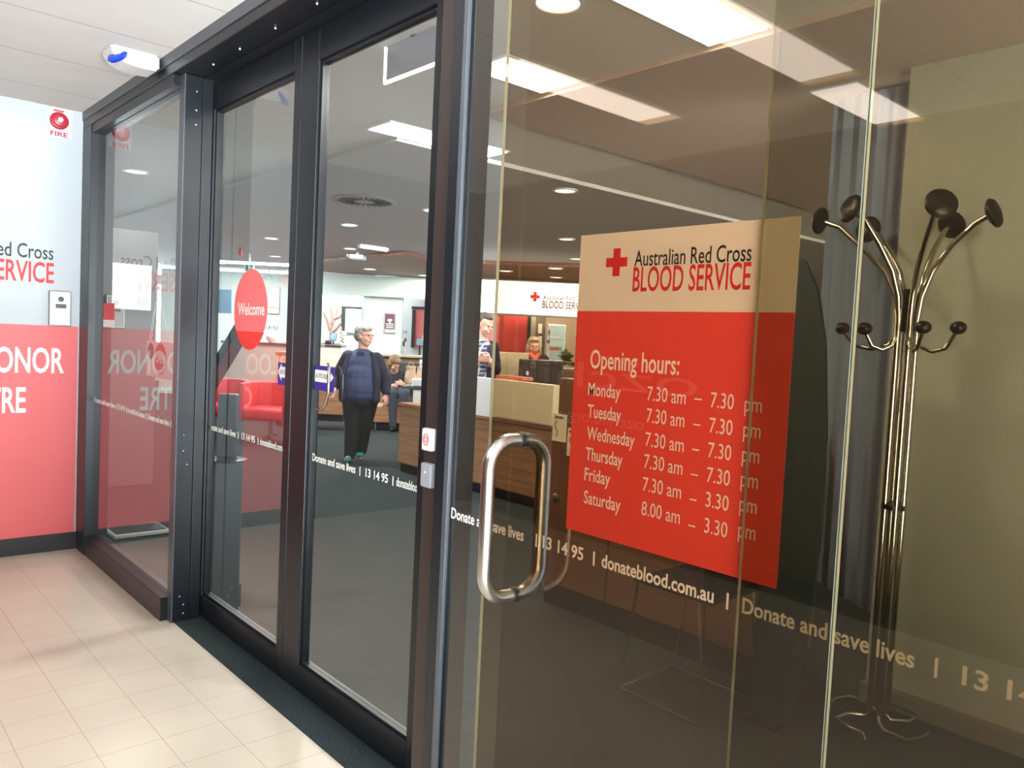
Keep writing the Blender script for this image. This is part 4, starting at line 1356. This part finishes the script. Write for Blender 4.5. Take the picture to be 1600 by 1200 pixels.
# =================================================================== PEOPLE
class Blob:
    def __init__(s, M):
        s.mb = MB()
        s.M = M

    def cap(s, *pr, n=12):
        """tapered limb through (point, radius) pairs"""
        for (p, r), (p2, r2) in zip(pr, pr[1:]):
            a, b = s.M @ Vector(p), s.M @ Vector(p2)
            s.mb.tube([a, b], [r, r2], n)
        for p, r in pr:
            s.mb.ball(s.M @ Vector(p), r, seg=12)
        return s

    def ell(s, c, rx, ry, rz, H=None):
        """ellipsoid in the figure's own axes (or in head axes H)"""
        Q = (H if H is not None else s.M)
        R = Q.to_3x3().to_4x4()
        s.mb.ball(Q @ Vector(c), rx, ry, rz, 16, R)
        return s

    def done(s, name, m, parent, voxel=.008, it=4):
        me = bpy.data.meshes.new('tmp')
        bmesh.ops.recalc_face_normals(s.mb.bm, faces=s.mb.bm.faces[:])
        s.mb.bm.to_mesh(me)
        s.mb.bm.free()
        ob = bpy.data.objects.new('tmp', me)
        C.objects.link(ob)
        r = ob.modifiers.new('r', 'REMESH')
        r.mode = 'VOXEL'
        r.voxel_size = voxel
        k = ob.modifiers.new('s', 'SMOOTH')
        k.factor = .5
        k.iterations = it
        dg = bpy.context.evaluated_depsgraph_get()
        dg.update()
        me2 = bpy.data.meshes.new_from_object(ob.evaluated_get(dg))
        bpy.data.objects.remove(ob)
        bpy.data.meshes.remove(me)
        mb = MB()
        mb.bm.from_mesh(me2)
        bpy.data.meshes.remove(me2)
        o = finish(name, mb, m, parent, False)
        for p in o.data.polygons:
            p.use_smooth = True
        return o


def head_frame(M, c, fwd, up=(0, 0, 1)):
    f = (M.to_3x3() @ Vector(fwd)).normalized()
    u = Vector(up)
    sd_ = f.cross(u).normalized()
    u2 = sd_.cross(f).normalized()
    o = M @ Vector(c)
    return Matrix(((sd_.x, f.x, u2.x, o.x), (sd_.y, f.y, u2.y, o.y), (sd_.z, f.z, u2.z, o.z), (0, 0, 0, 1)))


def head(B, H, k=1.0):
    for c, r in (((0, -.012, .032), (.074, .094, .092)), ((0, .022, -.03), (.060, .072, .085)), ((0, .042, -.080), (.042, .042, .034)), ((0, .102, -.018), (.012, .021, .016)), ((0, .094, .004), (.009, .012, .026)),
                 ((0, .082, .022), (.048, .016, .012)), ((.034, .066, -.034), (.024, .024, .024)), ((-.034, .066, -.034), (.024, .024, .024)), ((.072, -.006, -.014), (.010, .020, .032)), ((-.072, -.006, -.014), (.010, .020, .032)), ((0, .090, -.056), (.024, .012, .012))):
        B.ell(tuple(v * k for v in c), r[0] * k, r[1] * k, r[2] * k, H)


def face_parts(H, body, k=1.0, glasses=False, eyecol=(50, 40, 36)):
    for sx in (-1, 1):
        finish('eye', MB().ball(H @ Vector((sx * .029 * k, .086 * k, .006 * k)), .0085 * k, seg=10), mat('eye_dark', eyecol, .3), body, True)
    R = H.to_3x3().to_4x4()
    finish('mouth', MB().ball(H @ Vector((0, .100 * k, -.058 * k)), .022 * k, .006 * k, .006 * k, 12, R), LIP, body, True)
    if glasses:
        g = MB()
        for sx in (-1, 1):
            cc = Vector((sx * .030, .104, .004))
            g.tube([H @ (cc + Vector((.024 * math.cos(a), 0, .018 * math.sin(a)))) for a in [i * math.pi / 7 for i in range(14)]], .0022, 6, closed=True)
            g.tube([H @ Vector((sx * .054, .102, .008)), H @ Vector((sx * .074, .04, .008)), H @ Vector((sx * .078, -.01, .0))], .0022, 6)
        g.tube([H @ Vector((-.007, .106, .008)), H @ Vector((.007, .106, .008))], .0022, 6)
        finish('eyeglasses', g, mat('spectacle_frame', (60, 44, 40), .3), body, True)


def hand(B, wrist, d, thumb, curl=.6, k=1.0):
    """wrist point, direction of the hand, side the thumb leaves from; fingers bend towards d x thumb"""
    d = Vector(d).normalized()
    t = Vector(thumb)
    t = (t - d * t.dot(d)).normalized()
    nrm = d.cross(t).normalized()
    wv = Vector(wrist)
    for i, (off, L) in enumerate(((.032, .070), (.011, .078), (-.010, .072), (-.030, .056))):
        kn = wv + d * (.082 * k) + t * (off * k)
        B.cap((wv + t * (off * .5 * k), .016 * k), (kn, .0115 * k), n=8)
        p = kn
        a = curl * .5
        for j, f in enumerate((.45, .32, .23)):
            dd = d * math.cos(a) + nrm * math.sin(a)
            q = p + dd * (L * f * k)
            B.cap((p, (.0098 - .0008 * j) * k), (q, (.0090 - .0008 * j) * k), n=8)
            p = q
            a += curl
    b0 = wv + d * (.02 * k) + t * (.026 * k)
    b1 = b0 + (d * .6 + t * .7 + nrm * .25).normalized() * (.042 * k)
    b2 = b1 + (d * .9 + t * .15 + nrm * .45).normalized() * (.034 * k)
    B.cap((b0, .014 * k), (b1, .011 * k), (b2, .009 * k), n=8)


# --- walking woman
wb = on_z(552, 721, 0)
Mw = frame(wb)
wo = thing('person', 'person with short grey hair in navy cardigan walking towards the door', 'person', wb)
B = Blob(Mw)
Hw = head_frame(Mw, (.075, -.02, 1.475), (.86, -.50, -.06))
head(B, Hw, 1.06)
B.cap(((.065, 0, 1.40), .058), ((.06, .01, 1.25), .066))
B.ell((.06, .0, 1.12), .19, .125, .20)
B.ell((.06, -.03, .92), .19, .15, .22)
B.ell((.06, .01, .78), .185, .14, .14)
B.cap(((-.12, .0, 1.20), .07), ((-.235, .03, .98), .052), ((-.235, -.06, .86), .036))
B.cap(((.24, .0, 1.19), .07), ((.335, .03, .97), .052), ((.355, -.03, .81), .036))
hand(B, (-.235, -.07, .855), (-.02, -.25, -.95), (.5, -.9, 0), .75)
hand(B, (.356, -.035, .80), (.05, -.12, -.98), (-.5, -.9, 0), .45)
B.cap(((-.03, 0, .74), .105), ((-.02, -.01, .42), .07), ((-.035, -.04, .07), .04), ((-.055, -.13, .03), .03))
B.cap(((.13, .02, .74), .105), ((.10, .06, .42), .07), ((.06, .16, .09), .04), ((.06, .08, .04), .03))
bw = B.done('body', SKIN, wo, .0075)
face_parts(Hw, bw, 1.06, True)
Hh = Blob(Mw)
for c, r in (((0, -.030, .050), (.088, .098, .090)), ((0, .020, .086), (.070, .075, .045)), ((.03, .05, .078), (.045, .045, .03)), ((0, -.075, -.005), (.07, .05, .075)), ((.06, -.03, .0), (.028, .045, .05)), ((-.06, -.03, .0), (.028, .045, .05))):
    Hh.ell(c, r[0] * 1.05, r[1] * 1.05, r[2] * 1.05, Hw)
Hh.done('hair', noise_mat('grey_hair', (128, 124, 118), (178, 174, 166), 40, .7), wo, .007)
B = Blob(Mw)
B.ell((.06, -.02, 1.12), .205, .145, .21).ell((.06, -.04, 1.0), .205, .158, .22).ell((.06, -.045, .90), .21, .168, .2).ell((.06, -.03, .80), .205, .162, .12)
B.done('polo_shirt', mat('polo_blue', (58, 66, 98), .8), wo, .008, 14)
cl = MB().prism([(-.05, 0), (0, -.035), (.05, 0), (.04, .03), (-.04, .03)], Mw @ Vector((.06, -.125, 1.255)), U, Z, -V, .012)
finish('shirt_collar', cl, mat('collar_navy', (36, 40, 66), .7), wo)
B = Blob(Mw)
B.ell((.06, .045, 1.06), .228, .125, .22).ell((.06, .035, .86), .225, .15, .20)
B.cap(((-.10, .0, 1.215), .085), ((-.235, .03, .985), .070), ((-.237, -.05, .875), .052))
B.cap(((.22, .0, 1.205), .085), ((.335, .03, .975), .070), ((.355, -.025, .835), .052))
for sx, xx in ((-1, -.125), (1, .245)):
    B.cap(((.06 + sx * .12, -.06, 1.24), .05), ((xx, -.11, 1.0), .055), ((xx + sx * .005, -.10, .74), .05))
B.done('cardigan', mat('navy_cardigan', (33, 34, 54), .85), wo, .008)
B = Blob(Mw)
B.ell((.055, .0, .73), .205, .160, .13)
B.cap(((-.03, -.01, .70), .125), ((-.02, -.015, .42), .092), ((-.035, -.04, .09), .068))
B.cap(((.135, .01, .70), .125), ((.10, .06, .42), .092), ((.06, .15, .12), .068))
B.done('trousers', mat('black_trousers', (22, 20, 22), .85), wo, .009)
for (sx, sy, sz) in ((-.045, -.09, .0), (.06, .11, .035)):
    B = Blob(Mw)
    B.ell((sx, sy, sz + .035), .042, .115, .035).ell((sx, sy + .06, sz + .055), .038, .05, .045)
    B.done('shoe', mat('teal_shoe', (30, 128, 122), .6), wo, .008)

# --- man with folded hands behind the counter
mc = pt(748, 560, 8.75); mc.z = 0
Mm_ = frame(mc)
km = 8.75 / F
ma = thing('person', 'person in dark jacket and checked shirt looking down at joined hands', 'person', mc)


def mz(py):
    return 1.5 + (529.5 - py) * km


B = Blob(Mm_)
Hm = head_frame(Mm_, (.055, -.03, mz(507)), (.62, -.66, -.30))
head(B, Hm, 1.0)
B.cap(((.04, .0, mz(520)), .056), ((.02, .03, mz(534)), .064))
B.ell((.0, .02, mz(560)), .19, .12, .24).ell((0, .02, mz(595)), .17, .115, .22)
B.cap(((.15, .03, mz(543)), .06), ((.185, .0, mz(577)), .045), ((.13, -.25, mz(563)), .033))
B.cap(((-.16, .03, mz(543)), .06), ((-.20, .0, mz(577)), .045), ((-.02, -.25, mz(562)), .033))
hand(B, (.13, -.255, mz(562)), (-.75, -.25, .35), (-.1, -.2, .9), .6)
hand(B, (.0, -.27, mz(560)), (.8, -.15, .1), (.0, -.2, .9), .5)
B.cap(((-.09, .03, .88), .09), ((-.09, .02, .46), .065), ((-.09, .03, .08), .045))
B.cap(((.09, .03, .88), .09), ((.09, .02, .46), .065), ((.09, .03, .08), .045))
bm_ = B.done('body', SKIN, ma, .0075)
face_parts(Hm, bm_, 1.0, False)
Hh = Blob(Mm_)
for c, r in (((0, -.034, .050), (.080, .090, .082)), ((0, .010, .090), (.062, .070, .034)), ((0, -.07, .0), (.066, .045, .06)), ((.058, -.03, .01), (.024, .04, .035)), ((-.058, -.03, .01), (.024, .04, .035))):
    Hh.ell(c, *r, Hm)
Hh.done('hair', noise_mat('dark_grey_hair', (62, 54, 50), (96, 86, 80), 40, .7), ma, .007)
B = Blob(Mm_)
B.ell((.0, .005, mz(560)), .19, .135, .23).ell((0, .005, mz(590)), .185, .135, .24)
B.cap(((.13, .0, mz(572)), .058), ((.10, -.20, mz(565)), .048))
B.done('checked_shirt', line_mat('checked_cloth', (78, 82, 108), (186, 190, 200), .045, .012, axis=0, rough=.8, axis2=2, pitch2=.045), ma, .008)
B = Blob(Mm_)
B.ell((.01, .045, mz(560)), .205, .125, .24).ell((.01, .045, mz(590)), .20, .125, .25)
B.cap(((.14, .03, mz(542)), .078), ((.19, .0, mz(576)), .065), ((.16, -.13, mz(569)), .052))
B.cap(((-.15, .03, mz(542)), .078), ((-.20, .0, mz(576)), .065), ((-.10, -.15, mz(568)), .052))
B.cap(((.13, -.08, mz(543)), .045), ((.145, -.11, mz(570)), .05), ((.14, -.10, mz(600)), .05))
B.done('jacket', mat('plum_navy_jacket', (50, 44, 66), .85), ma, .008)
B = Blob(Mm_)
B.cap(((-.09, .03, .90), .12), ((-.09, .02, .46), .085), ((-.09, .03, .06), .07)).cap(((.09, .03, .90), .12), ((.09, .02, .46), .085), ((.09, .03, .06), .07))
B.done('trousers', mat('man_trousers', (40, 40, 48), .85), ma, .012)
for sx in (-.09, .09):
    Blob(Mm_).ell((sx, -.03, .04), .045, .13, .04).done('shoe', BLACKPL, ma, .01)

# --- receptionist, seated
rc = pt(833, 560, 10.2); rc.z = 0
Mr = frame(rc)
kr = 10.2 / F


def rz_(py):
    return 1.5 + (533.2 - py) * kr


re_ = thing('person', 'person with blond bob and orange scarf seated behind the reception counter', 'person', rc)
B = Blob(Mr)
Hr = head_frame(Mr, (.0, .0, rz_(541)), (.1, -1, -.05))
head(B, Hr, .95)
B.cap(((0, .02, rz_(549)), .052), ((0, .03, rz_(557)), .06))
B.ell((0, .03, rz_(577)), .18, .11, .2).ell((0, .03, .78), .17, .13, .2)
B.cap(((.15, .03, rz_(562)), .055), ((.2, -.02, rz_(588)), .042), ((.14, -.24, .90), .03))
B.cap(((-.15, .03, rz_(562)), .055), ((-.2, -.02, rz_(588)), .042), ((-.14, -.24, .90), .03))
hand(B, (.14, -.25, .90), (-.1, -1, -.1), (-1, 0, 0), .4)
hand(B, (-.14, -.25, .90), (.1, -1, -.1), (1, 0, 0), .4)
B.cap(((-.1, .0, .60), .085), ((-.1, -.38, .58), .06), ((-.1, -.36, .06), .04)).cap(((.1, .0, .60), .085), ((.1, -.38, .58), .06), ((.1, -.36, .06), .04))
br_ = B.done('body', SKIN, re_, .0085)
face_parts(Hr, br_, .95)
Hh = Blob(Mr)
for c, r in (((0, -.030, .045), (.088, .092, .085)), ((.075, -.015, -.04), (.03, .06, .075)), ((-.075, -.015, -.04), (.03, .06, .075)), ((0, -.07, -.03), (.08, .05, .09)), ((0, .035, .085), (.06, .06, .03))):
    Hh.ell(c, *r, Hr)
Hh.done('hair', noise_mat('blond_hair', (150, 128, 100), (188, 166, 134), 40, .7), re_, .008)
B = Blob(Mr)
B.ell((0, .03, rz_(577)), .195, .135, .19).ell((0, .03, .78), .19, .15, .2)
B.cap(((.14, .03, rz_(561)), .07), ((.2, -.02, rz_(588)), .056), ((.15, -.2, .91), .042)).cap(((-.14, .03, rz_(561)), .07), ((-.2, -.02, rz_(588)), .056), ((-.15, -.2, .91), .042))
B.done('jacket', mat('dark_brown_jacket', (46, 36, 36), .85), re_, .009)
B = Blob(Mr)
B.cap(((-.05, -.06, rz_(553)), .03), ((.02, -.11, rz_(560)), .035), ((.05, -.13, rz_(575)), .03)).cap(((.06, -.05, rz_(553)), .028), ((.02, -.11, rz_(561)), .035))
B.done('scarf', mat('orange_scarf', (206, 92, 62), .8), re_, .008)
B = Blob(Mr)
B.cap(((-.1, .02, .60), .11), ((-.1, -.38, .58), .08), ((-.1, -.36, .08), .06)).cap(((.1, .02, .60), .11), ((.1, -.38, .58), .08), ((.1, -.36, .08), .06))
B.done('trousers', mat('man_trousers', (40, 40, 48), .85), re_, .014)
oc = thing('office_stool', 'black office stool under the seated receptionist', 'stool', rc)
finish('seat', MB().lathe([(0, .43), (.2, .43), (.22, .46), (.2, .49), (0, .49)], 24, Matrix.Translation(rc + V * .06)), BLACKPL, oc, True)
finish('pedestal', MB().lathe([(.24, 0), (.24, .03), (.04, .06), (.03, .43)], 20, Matrix.Translation(rc + V * .06)), BLACKPL, oc, True)

# --- person seated on the bench with head bent
sc_ = pt(618, 622, 12.85); sc_.z = 0
Ms = frame(sc_)
ks = 12.85 / F


def sz_(py):
    return 1.5 + (523 - py) * ks


se = thing('person', 'person with brown hair in dark clothes sitting bent on the bench', 'person', sc_)
B = Blob(Ms)
Hs = head_frame(Ms, (-.02, -.14, sz_(567)), (.55, -.55, -.62))
head(B, Hs, .98)
B.cap(((-.03, -.08, sz_(575)), .054), ((-.03, .0, sz_(583)), .064))
B.ell((0, .06, sz_(594)), .19, .14, .2).ell((0, .1, .70), .18, .15, .18)
B.cap(((.15, .02, sz_(587)), .06), ((.20, -.16, sz_(604)), .045), ((.16, -.38, sz_(597)), .033))
B.cap(((-.17, .02, sz_(587)), .06), ((-.18, -.16, sz_(606)), .045), ((.02, -.36, sz_(600)), .033))
hand(B, (.16, -.385, sz_(597)), (-.3, -.9, .2), (-.2, 0, 1), .6)
hand(B, (.03, -.37, sz_(600)), (.6, -.7, .2), (0, 0, 1), .6)
B.cap(((-.08, .06, .60), .09), ((.02, -.46, .60), .065), ((.04, -.44, .07), .042)).cap(((.11, .06, .60), .09), ((.2, -.46, .60), .065), ((.22, -.44, .07), .042))
bs = B.done('body', SKIN, se, .009)
face_parts(Hs, bs, .98)
Hh = Blob(Ms)
for c, r in (((0, -.028, .048), (.092, .102, .092)), ((0, .03, .080), (.07, .07, .04)), ((.068, -.02, -.02), (.03, .055, .06)), ((-.068, -.02, -.02), (.03, .055, .06)), ((0, -.07, -.02), (.075, .05, .085))):
    Hh.ell(c, *r, Hs)
Hh.done('hair', noise_mat('brown_hair', (104, 82, 62), (140, 116, 90), 40, .7), se, .009)
B = Blob(Ms)
B.ell((0, .06, sz_(594)), .205, .16, .2).ell((0, .1, .70), .2, .17, .17)
B.cap(((.14, .02, sz_(587)), .08), ((.20, -.16, sz_(604)), .064), ((.165, -.33, sz_(598)), .048)).cap(((-.16, .02, sz_(587)), .08), ((-.18, -.16, sz_(606)), .064), ((.0, -.32, sz_(601)), .048))
B.done('jumper', mat('charcoal_jumper', (46, 52, 60), .85), se, .01)
B = Blob(Ms)
B.cap(((-.08, .06, .60), .11), ((.02, -.46, .60), .085), ((.04, -.44, .08), .06)).cap(((.11, .06, .60), .11), ((.2, -.46, .60), .085), ((.22, -.44, .08), .06))
B.done('trousers', mat('slate_trousers', (64, 68, 82), .85), se, .012)
for sx in (.04, .22):
    Blob(Ms).ell((sx, -.5, .04), .042, .12, .04).done('shoe', BLACKPL, se, .012)

# --- person in pink behind the pale counter
pk = pt(458, 530, 15.0); pk.z = 0
Mp = frame(pk)
kp = 15.0 / F
pe = thing('person', 'person in a pink top behind the pale service counter', 'person', pk)
hz = 1.5 + (515 - 517) * kp
B = Blob(Mp)
Hp = head_frame(Mp, (0, 0, hz), (.6, -.8, -.2))
head(B, Hp, .98)
B.cap(((0, .02, hz - .1), .055), ((0, .03, hz - .2), .065))
B.ell((0, .03, hz - .38), .18, .11, .22).ell((0, .03, hz - .62), .17, .12, .2)
B.cap(((.16, .03, hz - .26), .06), ((.21, .0, hz - .5), .045), ((.12, -.2, hz - .52), .033)).cap(((-.16, .03, hz - .26), .06), ((-.21, .0, hz - .5), .045), ((-.12, -.2, hz - .52), .033))
hand(B, (.12, -.21, hz - .52), (-.3, -.9, 0), (-1, 0, 0), .4)
hand(B, (-.12, -.21, hz - .52), (.3, -.9, 0), (1, 0, 0), .4)
B.cap(((-.09, .03, .76), .09), ((-.09, .02, .42), .065), ((-.09, .03, .07), .045)).cap(((.09, .03, .76), .09), ((.09, .02, .42), .065), ((.09, .03, .07), .045))
bp_ = B.done('body', SKIN, pe, .010)
face_parts(Hp, bp_, .98)
Hh = Blob(Mp)
for c, r in (((0, -.034, .050), (.082, .092, .084)), ((0, -.07, .0), (.068, .045, .07))):
    Hh.ell(c, *r, Hp)
Hh.done('hair', noise_mat('grey_hair', (128, 124, 118), (178, 174, 166), 40, .7), pe, .01)
B = Blob(Mp)
B.ell((0, .03, hz - .38), .2, .135, .21).ell((0, .03, hz - .62), .19, .14, .18)
B.cap(((.15, .03, hz - .25), .075), ((.21, 0, hz - .44), .062)).cap(((-.15, .03, hz - .25), .075), ((-.21, 0, hz - .44), .062))
B.done('top', mat('pink_top', (228, 150, 142), .8), pe, .011)
B = Blob(Mp)
B.cap(((-.09, .03, .78), .115), ((-.09, .02, .42), .085), ((-.09, .03, .06), .06)).cap(((.09, .03, .78), .115), ((.09, .02, .42), .085), ((.09, .03, .06), .06))
B.done('trousers', mat('man_trousers', (40, 40, 48), .85), pe, .014)
for sx in (-.09, .09):
    Blob(Mp).ell((sx, -.03, .04), .045, .12, .04).done('shoe', BLACKPL, pe, .012)
